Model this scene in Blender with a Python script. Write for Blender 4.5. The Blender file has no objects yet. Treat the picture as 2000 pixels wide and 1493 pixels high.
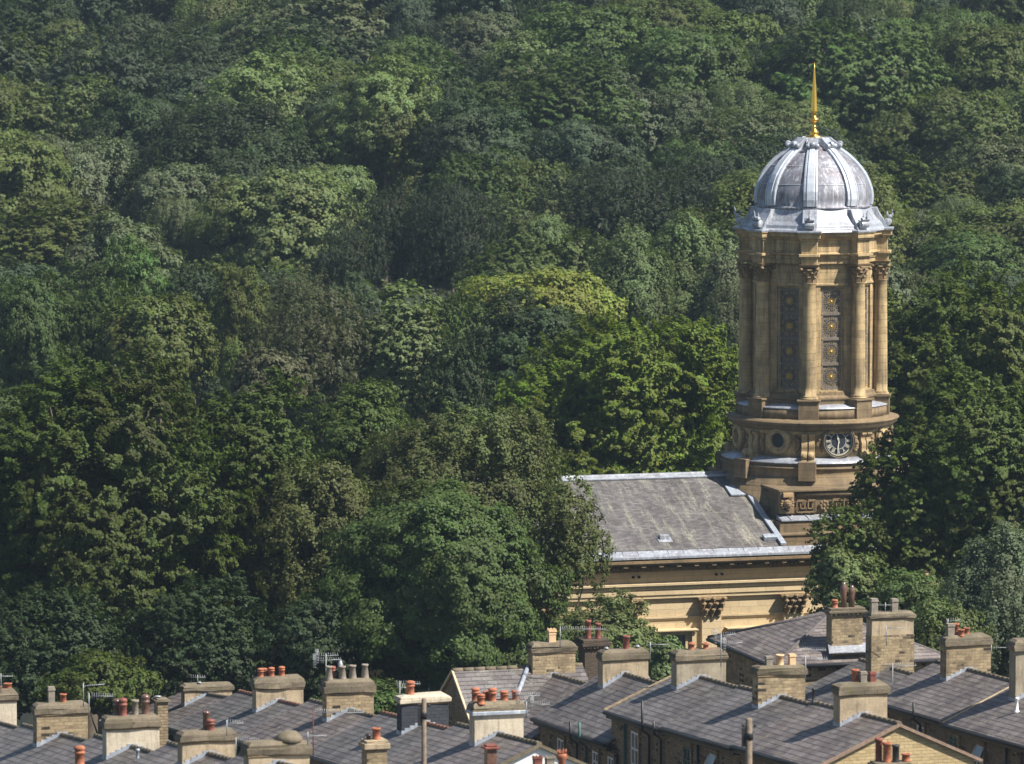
import bpy, math, random
import numpy as np
from mathutils import Vector, Matrix

# ------------------------------------------------------------------ camera, light
SC = bpy.context.scene
COL = SC.collection
TH = math.radians(5.1)
F = 10000.0                      # focal length in pixels of the 2000 px wide picture
cam_d = bpy.data.cameras.new('camera'); cam = bpy.data.objects.new('camera', cam_d); COL.objects.link(cam)
cam_d.sensor_width = 36.0; cam_d.lens = F/2000*36.0
cam_d.clip_start = 1.0; cam_d.clip_end = 6000
cam.location = (0, 0, 0); cam.rotation_euler = (math.pi/2-TH, 0, 0)
cam_d.dof.use_dof = True; cam_d.dof.focus_distance = 285; cam_d.dof.aperture_fstop = 1.4
SC.camera = cam

SUN_AZ, SUN_EL = math.radians(63), math.radians(49)     # to the right of "behind the camera"
sv = Vector((math.sin(SUN_AZ)*math.cos(SUN_EL), -math.cos(SUN_AZ)*math.cos(SUN_EL), math.sin(SUN_EL)))
sd = bpy.data.lights.new('sun', 'SUN'); sd.energy = 5.0; sd.angle = math.radians(0.53); sd.color = (1.0, 0.945, 0.86)
sun = bpy.data.objects.new('sun', sd); COL.objects.link(sun)
sun.rotation_euler = sv.to_track_quat('Z', 'Y').to_euler()
W = bpy.data.worlds.new("World"); SC.world = W; W.use_nodes = True
nt = W.node_tree; bg = nt.nodes['Background']
sky = nt.nodes.new('ShaderNodeTexSky'); sky.sky_type = 'NISHITA'; sky.sun_disc = False
sky.sun_elevation = SUN_EL; sky.sun_rotation = math.atan2(sv.x, sv.y)
nt.links.new(sky.outputs[0], bg.inputs[0]); bg.inputs[1].default_value = 0.066
SC.view_settings.view_transform = 'Standard'; SC.view_settings.look = 'None'
SC.view_settings.exposure = 0.9; SC.view_settings.gamma = 1.0
SC.cycles.max_bounces = 6; SC.cycles.diffuse_bounces = 3; SC.cycles.transmission_bounces = 3
SC.cycles.volume_bounces = 0; SC.cycles.transparent_max_bounces = 8

# ------------------------------------------------------------------ picture <-> world
cT, sT = math.cos(TH), math.sin(TH)
def pt(px, py, Y):
    a = (px-1000)/F; b = (746.5-py)/F
    # camera space (a,b,-1) -> world: right=(1,0,0) up=(0,sT,cT) forward=(0,cT,-sT)
    dy = b*sT + cT; dz = b*cT - sT
    k = Y/dy
    return Vector((a*k, Y, dz*k))
def zat(py, Y): return pt(1000, py, Y).z
def proj(p):
    d = p[1]*cT - p[2]*sT; h = p[1]*sT + p[2]*cT
    return (1000+F*p[0]/d, 746.5-F*h/d)

PSI = math.radians(16); C_, S_ = math.cos(PSI), math.sin(PSI)
A0 = pt(1755, 1413, 200)
def G(u, v): return (A0.x+u*C_-v*S_, A0.y+u*S_+v*C_)
def on_plane(u, px, py):
    """point of the vertical plane u=const seen at a pixel -> (v, z)"""
    lo, hi = -90.0, 160.0
    for _ in range(50):
        m = (lo+hi)/2; X, Y = G(u, m)
        if X > pt(px, py, Y).x: lo = m
        else: hi = m
    return lo, pt(px, py, G(u, lo)[1]).z

def smooth(t): t = max(0, min(1, t)); return t*t*(3-2*t)
GP = [(-60, -20), (120, -31), (200, -39.4), (250, -44.2), (290, -47.6), (310, -48.2), (350, -50), (392, -49), (540, -22.5), (620, -10), (760, 2), (1500, 30)]
def terr(X, Y):
    for (a, za), (b, zb) in zip(GP, GP[1:]):
        if Y <= b:
            z = za+(zb-za)*max(0, (Y-a))/(b-a); break
    else: z = GP[-1][1]
    w = smooth((Y-380)/60)
    return z + w*(1.6*math.sin(X*.07+1)+1.3*math.sin(Y*.06+X*.03)) - (1-w)*0.0

# ------------------------------------------------------------------ object helpers
def tag(o, label=None, cat=None, group=None, kind=None):
    if label: o['label'] = label
    if cat: o['category'] = cat
    if group: o['group'] = group
    if kind: o['kind'] = kind
    return o
def empty(name, loc, rz=0, label=None, cat=None, group=None):
    o = bpy.data.objects.new(name, None); COL.objects.link(o)
    o.location = loc; o.rotation_euler = (0, 0, rz); o.empty_display_size = .3
    return tag(o, label, cat, group)

def split_build(items, name, mat, parent, **k):
    for m in items: m.build(name, mat, parent, **k)

class MB:
    def __init__(s): s.v = []; s.f = []; s.t = []; s.m = []; s.mi = 0; s.sm = False; s.s = []
    def add(s, vs, fs, taxis=None):
        o = len(s.v); s.v += [Vector(x) for x in vs]
        for f in fs:
            s.f.append([i+o for i in f]); s.t.append(taxis); s.m.append(s.mi); s.s.append(s.sm)
    def quad(s, a, b, c, d, taxis=None): s.add([a, b, c, d], [(0, 1, 2, 3)], taxis)
    def hexa(s, lo, hi, taxis=None):
        """lo, hi: four corners each, counter-clockwise from above"""
        s.add(list(lo)+list(hi), [(3, 2, 1, 0), (4, 5, 6, 7), (0, 1, 5, 4), (1, 2, 6, 5), (2, 3, 7, 6), (3, 0, 4, 7)], taxis)
    def box(s, x0, x1, y0, y1, z0, z1):
        s.hexa([(x0, y0, z0), (x1, y0, z0), (x1, y1, z0), (x0, y1, z0)], [(x0, y0, z1), (x1, y0, z1), (x1, y1, z1), (x0, y1, z1)])
    def obox(s, c, ax, ay, az, hx, hy, hz):
        c = Vector(c); ax = Vector(ax).normalized()*hx; ay = Vector(ay).normalized()*hy; az = Vector(az).normalized()*hz
        q = [(-1, -1), (1, -1), (1, 1), (-1, 1)]
        s.hexa([c+ax*i+ay*j-az for i, j in q], [c+ax*i+ay*j+az for i, j in q])
    def lathe(s, prof, n=24, c=(0, 0, 0), a0=0, smooth=True, arc=None, sx=1, sy=1):
        """prof: (r,z) from bottom to top, outside surface"""
        cx, cy, cz = c; o = len(s.v); full = arc is None
        cnt = n if full else n+1
        for r, z in prof:
            for i in range(cnt):
                a = a0+(2*math.pi*i/n if full else arc*i/n)
                s.v.append(Vector((cx+r*math.cos(a)*sx, cy+r*math.sin(a)*sy, cz+z)))
        for j in range(len(prof)-1):
            for i in range(n):
                i2 = (i+1) % cnt
                s.f.append([o+j*cnt+i, o+j*cnt+i2, o+(j+1)*cnt+i2, o+(j+1)*cnt+i]); s.t.append(None); s.m.append(s.mi); s.s.append(smooth)
        if full:
            if prof[0][0] > 1e-4: s.f.append([o+i for i in range(n)][::-1]); s.t.append(None); s.m.append(s.mi); s.s.append(False)
            if prof[-1][0] > 1e-4: s.f.append([o+(len(prof)-1)*n+i for i in range(n)]); s.t.append(None); s.m.append(s.mi); s.s.append(False)
    def tube(s, pts, rad, n=6, smooth=True):
        pts = [Vector(p) for p in pts]; o = len(s.v)
        if not hasattr(rad, '__len__'): rad = [rad]*len(pts)
        for i, p in enumerate(pts):
            d = (pts[min(i+1, len(pts)-1)]-pts[max(i-1, 0)]).normalized()
            q = d.orthogonal().normalized() if abs(d.z) > .95 else d.cross(Vector((0, 0, 1))).normalized()
            w = d.cross(q)
            for k in range(n):
                a = 2*math.pi*k/n; s.v.append(p+(q*math.cos(a)+w*math.sin(a))*rad[i])
        for i in range(len(pts)-1):
            for k in range(n):
                k2 = (k+1) % n
                s.f.append([o+i*n+k, o+i*n+k2, o+(i+1)*n+k2, o+(i+1)*n+k]); s.t.append(None); s.m.append(s.mi); s.s.append(smooth)
        s.f.append([o+k for k in range(n)][::-1]); s.f.append([o+(len(pts)-1)*n+k for k in range(n)])
        for _ in range(2): s.t.append(None); s.m.append(s.mi); s.s.append(False)
    def build(s, name, mat, parent=None, bevel=0, jitter=0, loc=None, rot=None):
        me = bpy.data.meshes.new(name)
        if jitter:
            rr = random.Random(len(s.v)*7+int(abs(s.v[0].x)*100))
            mp = {}
            for v in s.v:
                k = (round(v.x, 3), round(v.y, 3), round(v.z, 3))
                if k not in mp: mp[k] = Vector((rr.gauss(0, jitter), rr.gauss(0, jitter), rr.gauss(0, jitter)))
                v += mp[k]
        me.from_pydata([tuple(v) for v in s.v], [], s.f)
        mats = mat if isinstance(mat, (list, tuple)) else [mat]
        for m in mats: me.materials.append(m)
        uvl = me.uv_layers.new(name='UVMap'); data = np.zeros(len(me.loops)*2, dtype=np.float32)
        Z = Vector((0, 0, 1))
        for i, p in enumerate(me.polygons):
            p.material_index = s.m[i]; p.use_smooth = s.s[i]
            n = p.normal
            t = s.t[i]
            if t is not None:
                t = Vector(t); t = (t-n*t.dot(n)).normalized()
            else:
                t = Z.cross(n)
                t = Vector((1, 0, 0)) if t.length < .05 else t.normalized()
            b = n.cross(t)
            for li, vi in zip(p.loop_indices, p.vertices):
                co = s.v[vi]; data[li*2] = co.dot(t); data[li*2+1] = co.dot(b)
        uvl.data.foreach_set('uv', data)
        o = bpy.data.objects.new(name, me); COL.objects.link(o)
        if parent: o.parent = parent
        if loc: o.location = loc
        if rot: o.rotation_euler = rot
        if bevel:
            bm = o.modifiers.new('bevel', 'BEVEL'); bm.width = bevel; bm.segments = 2; bm.limit_method = 'ANGLE'
        return o

# ------------------------------------------------------------------ materials
class NT:
    def __init__(s, name):
        s.m = bpy.data.materials.new(name); s.m.use_nodes = True; s.t = s.m.node_tree
        s.b = s.t.nodes['Principled BSDF']; s.out = s.t.nodes['Material Output']
    def n(s, kind, **kw):
        x = s.t.nodes.new('ShaderNode'+kind)
        for k, v in kw.items():
            if k.startswith('i_'): x.inputs[int(k[2:]) if k[2:].isdigit() else k[2:].replace('_', ' ')].default_value = v
            else: setattr(x, k, v)
        return x
    def l(s, a, b): s.t.links.new(a, b)
    def noise(s, vec, scale, detail=4, rough=.6):
        x = s.n('TexNoise', i_Scale=scale, i_Detail=detail, i_Roughness=rough); s.l(vec, x.inputs['Vector']); return x.outputs['Fac']
    def ramp(s, fac, stops):
        r = s.n('ValToRGB'); e = r.color_ramp.elements
        while len(e) < len(stops): e.new(.5)
        for k, (p, c) in enumerate(stops):
            e[k].position = p; e[k].color = (c, c, c, 1) if not hasattr(c, '__len__') else (*c, 1)
        s.l(fac, r.inputs[0]); return r.outputs[0]
    def mix(s, fac, a, b, mode='MIX'):
        x = s.n('Mix', data_type='RGBA', blend_type=mode)
        for v, i in ((fac, 0), (a, 6), (b, 7)):
            if hasattr(v, 'links'): s.l(v, x.inputs[i])
            elif i == 0: x.inputs[0].default_value = v
            else: x.inputs[i].default_value = (*v, 1) if hasattr(v, '__len__') else (v, v, v, 1)
        return x.outputs[2]
    def math(s, op, a, b=None):
        x = s.n('Math', operation=op)
        for v, i in ((a, 0), (b, 1)):
            if v is None: continue
            if hasattr(v, 'links'): s.l(v, x.inputs[i])
            else: x.inputs[i].default_value = v
        return x.outputs[0]
    def mapping(s, vec, scale=(1, 1, 1), loc=(0, 0, 0)):
        x = s.n('Mapping'); s.l(vec, x.inputs[0]); x.inputs['Scale'].default_value = scale; x.inputs['Location'].default_value = loc; return x.outputs[0]
    def bump(s, h, dist, strength=1.0, prev=None):
        x = s.n('Bump', i_Strength=strength, i_Distance=dist); s.l(h, x.inputs['Height'])
        if prev is not None: s.l(prev, x.inputs['Normal'])
        return x.outputs[0]
    def coords(s):
        x = s.n('TexCoord'); return x.outputs['Object'], x.outputs['UV']

def plain(name, col, rough=.6, metal=0, var=.25, scale=3, spec=.4, bump=0):
    t = NT(name); ob, uv = t.coords()
    n1 = t.noise(ob, scale, 5)
    d = tuple(c*(1-var) for c in col); e = tuple(min(1, c*(1+var)) for c in col)
    t.l(t.ramp(n1, [(.3, d), (.7, e)]), t.b.inputs['Base Color'])
    t.b.inputs['Roughness'].default_value = rough; t.b.inputs['Metallic'].default_value = metal
    t.b.inputs['Specular IOR Level'].default_value = spec
    if bump: t.l(t.bump(t.noise(ob, scale*6, 4), bump), t.b.inputs['Normal'])
    return t.m

def stone(name, c1, c2, mortar, bw, bh, msize=.012, soot=.3, sootcol=(.03, .026, .02), blacks=0, rough=.9, var=.25, squash=1.0, streak=0.0, mossy=0):
    t = NT(name); ob, uv = t.coords()
    info = t.n('ObjectInfo')
    off = t.n('CombineXYZ'); t.l(t.math('MULTIPLY', info.outputs['Random'], 7.0), off.inputs[0])
    add = t.n('VectorMath', operation='ADD'); t.l(uv, add.inputs[0]); t.l(off.outputs[0], add.inputs[1]); uvo = add.outputs[0]
    # wobble the joints a little
    w = t.n('TexNoise', i_Scale=5.0, i_Detail=2.0); t.l(uv, w.inputs['Vector'])
    sc = t.n('VectorMath', operation='SCALE'); t.l(w.outputs['Color'], sc.inputs[0]); sc.inputs['Scale'].default_value = bh*.22
    ad2 = t.n('VectorMath', operation='ADD'); t.l(uvo, ad2.inputs[0]); t.l(sc.outputs[0], ad2.inputs[1])
    br = t.n('TexBrick', offset=.5, squash=squash, squash_frequency=3)
    t.l(ad2.outputs[0], br.inputs['Vector'])
    br.inputs['Color1'].default_value = (0, 0, 0, 1); br.inputs['Color2'].default_value = (1, 1, 1, 1); br.inputs['Mortar'].default_value = (.5, .5, .5, 1)
    br.inputs['Scale'].default_value = 1; br.inputs['Mortar Size'].default_value = msize; br.inputs['Mortar Smooth'].default_value = .3
    br.inputs['Brick Width'].default_value = bw; br.inputs['Row Height'].default_value = bh
    base = t.mix(br.outputs['Color'], c1, c2)
    if blacks:
        bl = t.ramp(br.outputs['Color'], [(1-blacks-.02, 0), (1-blacks+.02, 1)])
        patch = t.ramp(t.noise(ob, .9, 3), [(.48, 0), (.58, 1)])
        base = t.mix(t.math('MULTIPLY', bl, patch), base, (.035, .03, .025))
    base = t.mix(br.outputs['Fac'], base, mortar)
    n1 = t.noise(ob, 1.1, 6, .65); n2 = t.noise(ob, 9, 5, .7)
    base = t.mix(1.0, base, t.ramp(n2, [(.25, 1-var), (.75, 1+var*.6)]), 'MULTIPLY')
    base = t.mix(t.math('MULTIPLY', t.ramp(n1, [(.42, 0), (.72, 1)]), soot), base, sootcol)
    if streak:
        st = t.noise(t.mapping(ob, (3.5, 3.5, .35)), 1.0, 5, .65)
        base = t.mix(t.math('MULTIPLY', t.ramp(st, [(.45, 0), (.7, 1)]), streak), base, sootcol)
    if mossy:
        ms = t.noise(ob, 2.2, 5, .7)
        base = t.mix(t.math('MULTIPLY', t.ramp(ms, [(.52, 0), (.68, 1)]), mossy), base, (.16, .15, .05))
    # per object tone
    tone = t.math('ADD', t.math('MULTIPLY', info.outputs['Random'], .2), .9)
    cmb = t.n('CombineColor'); [t.l(tone, cmb.inputs[i]) for i in range(3)]
    base = t.mix(1.0, base, cmb.outputs[0], 'MULTIPLY')
    t.l(base, t.b.inputs['Base Color'])
    t.b.inputs['Roughness'].default_value = rough; t.b.inputs['Specular IOR Level'].default_value = .25
    inv = t.math('SUBTRACT', 1.0, br.outputs['Fac'])
    b1 = t.bump(inv, .015, .8); b2 = t.bump(n2, .02, .6, b1)
    t.l(b2, t.b.inputs['Normal'])
    return t.m

def slate(name, ca, cb, cc, bw, bh, lichen=.25, lcol=(.36, .34, .27), rough=.62, line=.5, lscale=.8, streaks=(1, 1, 1)):
    t = NT(name); ob, uv = t.coords(); info = t.n('ObjectInfo')
    br = t.n('TexBrick', offset=.5); t.l(uv, br.inputs['Vector'])
    br.inputs['Color1'].default_value = (0, 0, 0, 1); br.inputs['Color2'].default_value = (1, 1, 1, 1); br.inputs['Mortar'].default_value = (.3, .3, .3, 1)
    br.inputs['Scale'].default_value = 1; br.inputs['Mortar Size'].default_value = bh*.035; br.inputs['Mortar Smooth'].default_value = .2
    br.inputs['Brick Width'].default_value = bw; br.inputs['Row Height'].default_value = bh
    col = t.ramp(br.outputs['Color'], [(0, ca), (.5, cb), (1, cc)])
    # saw-tooth course profile
    sep = t.n('SeparateXYZ'); t.l(uv, sep.inputs[0])
    fr = t.math('FRACT', t.math('DIVIDE', sep.outputs[1], bh))
    edge = t.ramp(fr, [(.04, 0), (.24, 1)])
    col = t.mix(t.math('MULTIPLY', t.math('SUBTRACT', 1.0, edge), line), col, (.018, .016, .018))
    col = t.mix(t.math('MULTIPLY', br.outputs['Fac'], line*.6), col, (.02, .018, .02))
    n1 = t.noise(ob, .55, 6, .6); n2 = t.noise(ob, 7, 5, .7)
    col = t.mix(1.0, col, t.ramp(n1, [(.3, .72), (.7, 1.28)]), 'MULTIPLY')
    col = t.mix(1.0, col, t.ramp(n2, [(.3, .85), (.7, 1.15)]), 'MULTIPLY')
    sp = t.noise(t.mapping(uv, streaks), lscale, 7, .75); sp2 = t.noise(ob, 14, 3, .7)
    lf = t.math('MULTIPLY', t.ramp(sp, [(.5, 0), (.68, 1)]), t.ramp(sp2, [(.4, 0), (.6, 1)]))
    col = t.mix(t.math('MULTIPLY', lf, lichen), col, lcol)
    hsv = t.n('HueSaturation'); t.l(col, hsv.inputs['Color'])
    t.l(t.math('ADD', t.math('MULTIPLY', info.outputs['Random'], .3), .85), hsv.inputs['Value'])
    t.l(t.math('ADD', t.math('MULTIPLY', info.outputs['Random'], .8), .55), hsv.inputs['Saturation'])
    t.l(hsv.outputs[0], t.b.inputs['Base Color'])
    t.b.inputs['Roughness'].default_value = rough; t.b.inputs['Specular IOR Level'].default_value = .4
    # each slate overlaps the one below: height falls towards the ridge side
    h = t.math('SUBTRACT', 1.0, fr)
    h = t.math('ADD', t.math('MULTIPLY', h, 1.0), t.math('MULTIPLY', br.outputs['Color'], .5))
    b1 = t.bump(h, .02, .9); b2 = t.bump(n2, .012, .5, b1)
    t.l(b2, t.b.inputs['Normal'])
    return t.m

def lead(name='lead', base=(.32, .345, .385), dark=(.17, .15, .17), stain=.5, rough=.42):
    t = NT(name); ob, uv = t.coords()
    n1 = t.noise(ob, 1.2, 6, .65); n2 = t.noise(t.mapping(ob, (4, 4, .5)), 1.3, 6, .7); n3 = t.noise(ob, 12, 4)
    c = t.mix(t.math('MULTIPLY', t.ramp(n1, [(.42, 0), (.62, 1)]), stain), base, dark)
    c = t.mix(t.math('MULTIPLY', t.ramp(n2, [(.5, 0), (.66, 1)]), .6), c, (.62, .64, .66))
    c = t.mix(1.0, c, t.ramp(n3, [(.3, .85), (.7, 1.1)]), 'MULTIPLY')
    t.l(c, t.b.inputs['Base Color']); t.b.inputs['Roughness'].default_value = rough; t.b.inputs['Metallic'].default_value = .25
    t.l(t.bump(n1, .04, .5, t.bump(n3, .01, .5)), t.b.inputs['Normal'])
    return t.m

def render_mat(name, col, stain=(.12, .1, .07), amt=.5):
    t = NT(name); ob, uv = t.coords(); info = t.n('ObjectInfo')
    a = t.n('VectorMath', operation='ADD'); t.l(ob, a.inputs[0])
    cx = t.n('CombineXYZ'); [t.l(t.math('MULTIPLY', info.outputs['Random'], 31.0), cx.inputs[i]) for i in range(3)]
    t.l(cx.outputs[0], a.inputs[1]); ob = a.outputs[0]
    n1 = t.noise(ob, 1.3, 6, .65); n2 = t.noise(t.mapping(ob, (5, 5, .6)), 1.2, 6, .7); n3 = t.noise(ob, 18, 4)
    c = t.mix(t.math('MULTIPLY', t.ramp(n1, [(.4, 0), (.7, 1)]), amt), col, tuple(x*.6 for x in col))
    c = t.mix(t.math('MULTIPLY', t.ramp(n2, [(.5, 0), (.75, 1)]), amt), c, stain)
    c = t.mix(1.0, c, t.ramp(n3, [(.3, .85), (.7, 1.1)]), 'MULTIPLY')
    # faint scored ashlar lines in the render
    sep = t.n('SeparateXYZ'); t.l(uv, sep.inputs[0])
    fr = t.math('FRACT', t.math('DIVIDE', sep.outputs[1], .42))
    c = t.mix(t.math('MULTIPLY', t.ramp(fr, [(0, 1), (.03, 0)]), .35), c, stain)
    t.l(c, t.b.inputs['Base Color']); t.b.inputs['Roughness'].default_value = .9; t.b.inputs['Specular IOR Level'].default_value = .2
    t.l(t.bump(n3, .02, .6), t.b.inputs['Normal'])
    return t.m

def foliage_mat():
    t = NT('foliage'); ob, uv = t.coords(); info = t.n('ObjectInfo')
    at = t.n('Attribute', attribute_name='tint')
    sep = t.n('SeparateColor'); t.l(at.outputs['Color'], sep.inputs[0])
    hsv = t.n('HueSaturation'); t.l(info.outputs['Color'], hsv.inputs['Color'])
    t.l(t.math('ADD', t.math('MULTIPLY', sep.outputs[0], .06), .468), hsv.inputs['Hue'])
    t.l(t.math('ADD', t.math('MULTIPLY', sep.outputs[1], .85), .55), hsv.inputs['Value'])
    t.l(t.math('ADD', t.math('MULTIPLY', sep.outputs[2], .35), .8), hsv.inputs['Saturation'])
    t.b.inputs['Roughness'].default_value = .6; t.b.inputs['Specular IOR Level'].default_value = .2
    t.l(hsv.outputs[0], t.b.inputs['Base Color'])
    tr = t.n('BsdfTranslucent'); c2 = t.mix(1.0, hsv.outputs[0], (1.3, 1.5, .6), 'MULTIPLY'); t.l(c2, tr.inputs[0])
    mx = t.n('MixShader'); mx.inputs[0].default_value = .30
    t.l(t.b.outputs[0], mx.inputs[1]); t.l(tr.outputs[0], mx.inputs[2]); t.l(mx.outputs[0], t.out.inputs[0])
    return t.m

M = dict(
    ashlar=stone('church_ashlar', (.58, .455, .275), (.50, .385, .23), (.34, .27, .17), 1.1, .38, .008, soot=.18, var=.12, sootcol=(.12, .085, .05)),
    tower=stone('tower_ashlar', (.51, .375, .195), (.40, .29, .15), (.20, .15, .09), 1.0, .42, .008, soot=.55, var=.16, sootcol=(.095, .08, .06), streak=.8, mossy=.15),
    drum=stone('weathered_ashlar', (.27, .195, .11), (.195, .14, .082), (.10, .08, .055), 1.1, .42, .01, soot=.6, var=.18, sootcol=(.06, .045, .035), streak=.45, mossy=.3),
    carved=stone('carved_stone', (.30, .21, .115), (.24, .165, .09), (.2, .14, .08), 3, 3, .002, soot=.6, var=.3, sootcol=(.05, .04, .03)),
    church_slate=slate('church_slate', (.074, .068, .066), (.102, .095, .092), (.136, .128, .122), .30, .19, lichen=1.0, lcol=(.36, .345, .27), line=.5, lscale=.8, streaks=(2.2, .3, 1)),
    house_slate=slate('house_slate', (.094, .080, .076), (.120, .104, .098), (.158, .141, .136), .50, .31, lichen=.6, line=.9, lscale=.9),
    rub=stone('coursed_sandstone', (.43, .335, .20), (.27, .205, .125), (.30, .235, .145), .38, .14, .012, soot=.55, sootcol=(.07, .055, .04), blacks=.22, var=.4, streak=.3),
    rub_dark=stone('sooty_sandstone', (.30, .23, .14), (.20, .15, .095), (.13, .10, .065), .34, .125, .014, soot=.45, blacks=.2, var=.3),
    gable_stone=stone('cleaned_sandstone', (.50, .385, .21), (.38, .285, .15), (.30, .225, .13), .36, .13, .01, soot=.2, var=.22),
    cap=stone('weathered_cap_stone', (.205, .168, .118), (.15, .122, .085), (.12, .1, .07), 1.4, 2, .003, soot=.75, sootcol=(.045, .04, .032), var=.35, mossy=.35),
    seam=plain('dark_mortar', (.10, .088, .085), .9, var=.4, scale=8),
    brick_black=stone('blackened_brick', (.085, .06, .045), (.05, .04, .032), (.12, .09, .06), .24, .09, .012, soot=.4, var=.3),
    paint_black=stone('grey_painted_stone', (.055, .06, .072), (.04, .044, .054), (.03, .033, .04), .36, .14, .01, soot=.2, var=.3),
    rend_cream=render_mat('cream_render', (.54, .47, .36), amt=.75),
    rend_tan=render_mat('tan_render', (.42, .335, .225), amt=.9),
    rend_grey=render_mat('grey_render', (.33, .285, .21), amt=.9),
    white=plain('white_masonry_paint', (.80, .80, .78), .7, var=.04),
    terracotta=plain('terracotta', (.33, .115, .058), .8, var=.5, scale=4),
    redclay=plain('dark_red_clay', (.20, .065, .045), .6, var=.4, scale=4),
    brownclay=plain('glazed_brown_clay', (.13, .07, .05), .25, var=.4, scale=4, spec=.6),
    greyclay=plain('grey_clay', (.22, .19, .15), .85, var=.35, scale=5),
    buff=plain('buff_clay', (.62, .42, .24), .75, var=.15, scale=4),
    lead=lead(), rib_lead=lead('rib_lead', (.50, .54, .60), (.30, .31, .35), .4, .5), dome_lead=lead('dome_lead', (.21, .215, .25), (.12, .10, .115), .9, .62),
    flash=lead('flashing_lead', (.34, .38, .44), (.22, .24, .28), .5, .5),
    gold=plain('gold_leaf', (.85, .50, .09), .28, 1.0, var=.08), gilt=plain('gilding', (.62, .42, .12), .4, .8, var=.3, scale=9),
    iron=plain('cast_iron', (.035, .032, .035), .5, .2, var=.3), ironwork=plain('grille_iron', (.15, .125, .10), .6, .1, var=.4, scale=7),
    alu=plain('aerial_metal', (.27, .28, .29), .5, .3, var=.2), rust=plain('rusty_steel', (.12, .045, .03), .8, .2, var=.4, scale=8),
    wood=plain('pole_timber', (.20, .155, .115), .9, var=.3, scale=6, bump=.02), bark=plain('bark', (.10, .08, .06), .95, var=.35, scale=5, bump=.03),
    frame=plain('window_paint', (.70, .70, .68), .5, var=.06), green=plain('green_paint', (.03, .10, .085), .5, var=.2), gutter=plain('black_gutter', (.018, .018, .02), .45, var=.2),
    mortar=plain('lime_mortar', (.50, .40, .26), .9, var=.2, scale=6), edge=plain('verge_mortar_brown', (.24, .165, .12), .9, var=.3, scale=6), tile=plain('clay_ridge_tile', (.20, .095, .06), .8, var=.4, scale=5),
    dial=plain('clock_dial_paint', (.02, .024, .035), .5, var=.1), dialring=plain('clock_numerals', (.52, .50, .42), .6, var=.1),
    hole_shade=plain('painted_hole_shade', (.006, .006, .008), .7, var=.1), dish=plain('dish_grey', (.5, .5, .5), .5, var=.1), folio=foliage_mat(),
)
gm = NT('window_glass'); gm.b.inputs['Base Color'].default_value = (.05, .06, .07, 1); gm.b.inputs['Roughness'].default_value = .08; gm.b.inputs['Specular IOR Level'].default_value = .8; M['glass'] = gm.m
t = NT('woodland_floor'); ob, uv = t.coords()
t.l(t.mix(t.ramp(t.noise(ob, .3, 5), [(.35, 0), (.65, 1)]), (.012, .020, .008), (.022, .028, .012)), t.b.inputs['Base Color']); t.b.inputs['Roughness'].default_value = 1; M['ground'] = t.m
t = NT('asphalt'); ob, uv = t.coords()
t.l(t.ramp(t.noise(ob, 3, 5), [(.3, (.04, .04, .042)), (.7, (.065, .063, .06))]), t.b.inputs['Base Color']); t.b.inputs['Roughness'].default_value = .9; M['asphalt'] = t.m

# ------------------------------------------------------------------ ground
def sheet(name, xs, ys, dz, mat, f=terr):
    me = bpy.data.meshes.new(name)
    vs = [(x, y, f(x, y)+dz) for y in ys for x in xs]; nx = len(xs)
    fs = [(j*nx+i, j*nx+i+1, (j+1)*nx+i+1, (j+1)*nx+i) for j in range(len(ys)-1) for i in range(nx-1)]
    me.from_pydata(vs, [], fs); me.materials.append(mat)
    for p in me.polygons: p.use_smooth = True
    o = bpy.data.objects.new(name, me); COL.objects.link(o); o['kind'] = 'structure'; return o
xs = [-700, -400, -250, -160]+list(range(-120, 121, 12))+[160, 250, 400, 700]
ys = [-60, 60, 120, 160]+list(range(170, 700, 10))+[760, 900, 1200, 1500]
sheet('ground', xs, ys, 0, M['ground'])
# ------------------------------------------------------------------ church
TY = 300.0
T0 = pt(1588, 640, TY); CZ = -48.2
def zt(py): return zat(py, TY)-CZ
church = empty('church', (T0.x, T0.y, CZ), PSI, 'sandstone church with a slate roof and a round domed clock tower rising from the trees', 'church')
CA = [math.radians(22.5+45*k) for k in range(8)]         # column bearings in the church frame
oct_ = lambda r: r/math.cos(math.radians(22.5))
FX = math.radians(-90)

# --- lower drum
m = MB()
m.lathe([(5.75, 9), (5.75, zt(935)), (5.5, zt(933)), (5.5, zt(919)), (5.3, zt(917)), (5.3, zt(901)), (5.42, zt(899)), (5.42, zt(896)), (5.2, zt(894)), (5.32, zt(891)), (5.32, zt(889))], 64)
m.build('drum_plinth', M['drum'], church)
m = MB(); m.lathe([(5.38, zt(889)), (5.38, zt(887)), (4.5, zt(879))], 64); m.build('lead_ledge', M['lead'], church)
for a in CA:
    c, s = math.cos(a), math.sin(a); m = MB()
    m.obox((c*5.15, s*5.15, (zt(921)+zt(884))/2), (c, s, 0), (-s, c, 0), (0, 0, 1), .52, .52, (zt(884)-zt(921))/2)
    m.build('plinth_block', M['drum'], church, bevel=.03)
m = MB(); m.lathe([(4.45, zt(900)), (4.45, zt(835)), (4.6, zt(832)), (4.6, zt(829))], 64)
drumw = m.build('drum_wall', M['tower'], church)
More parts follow.
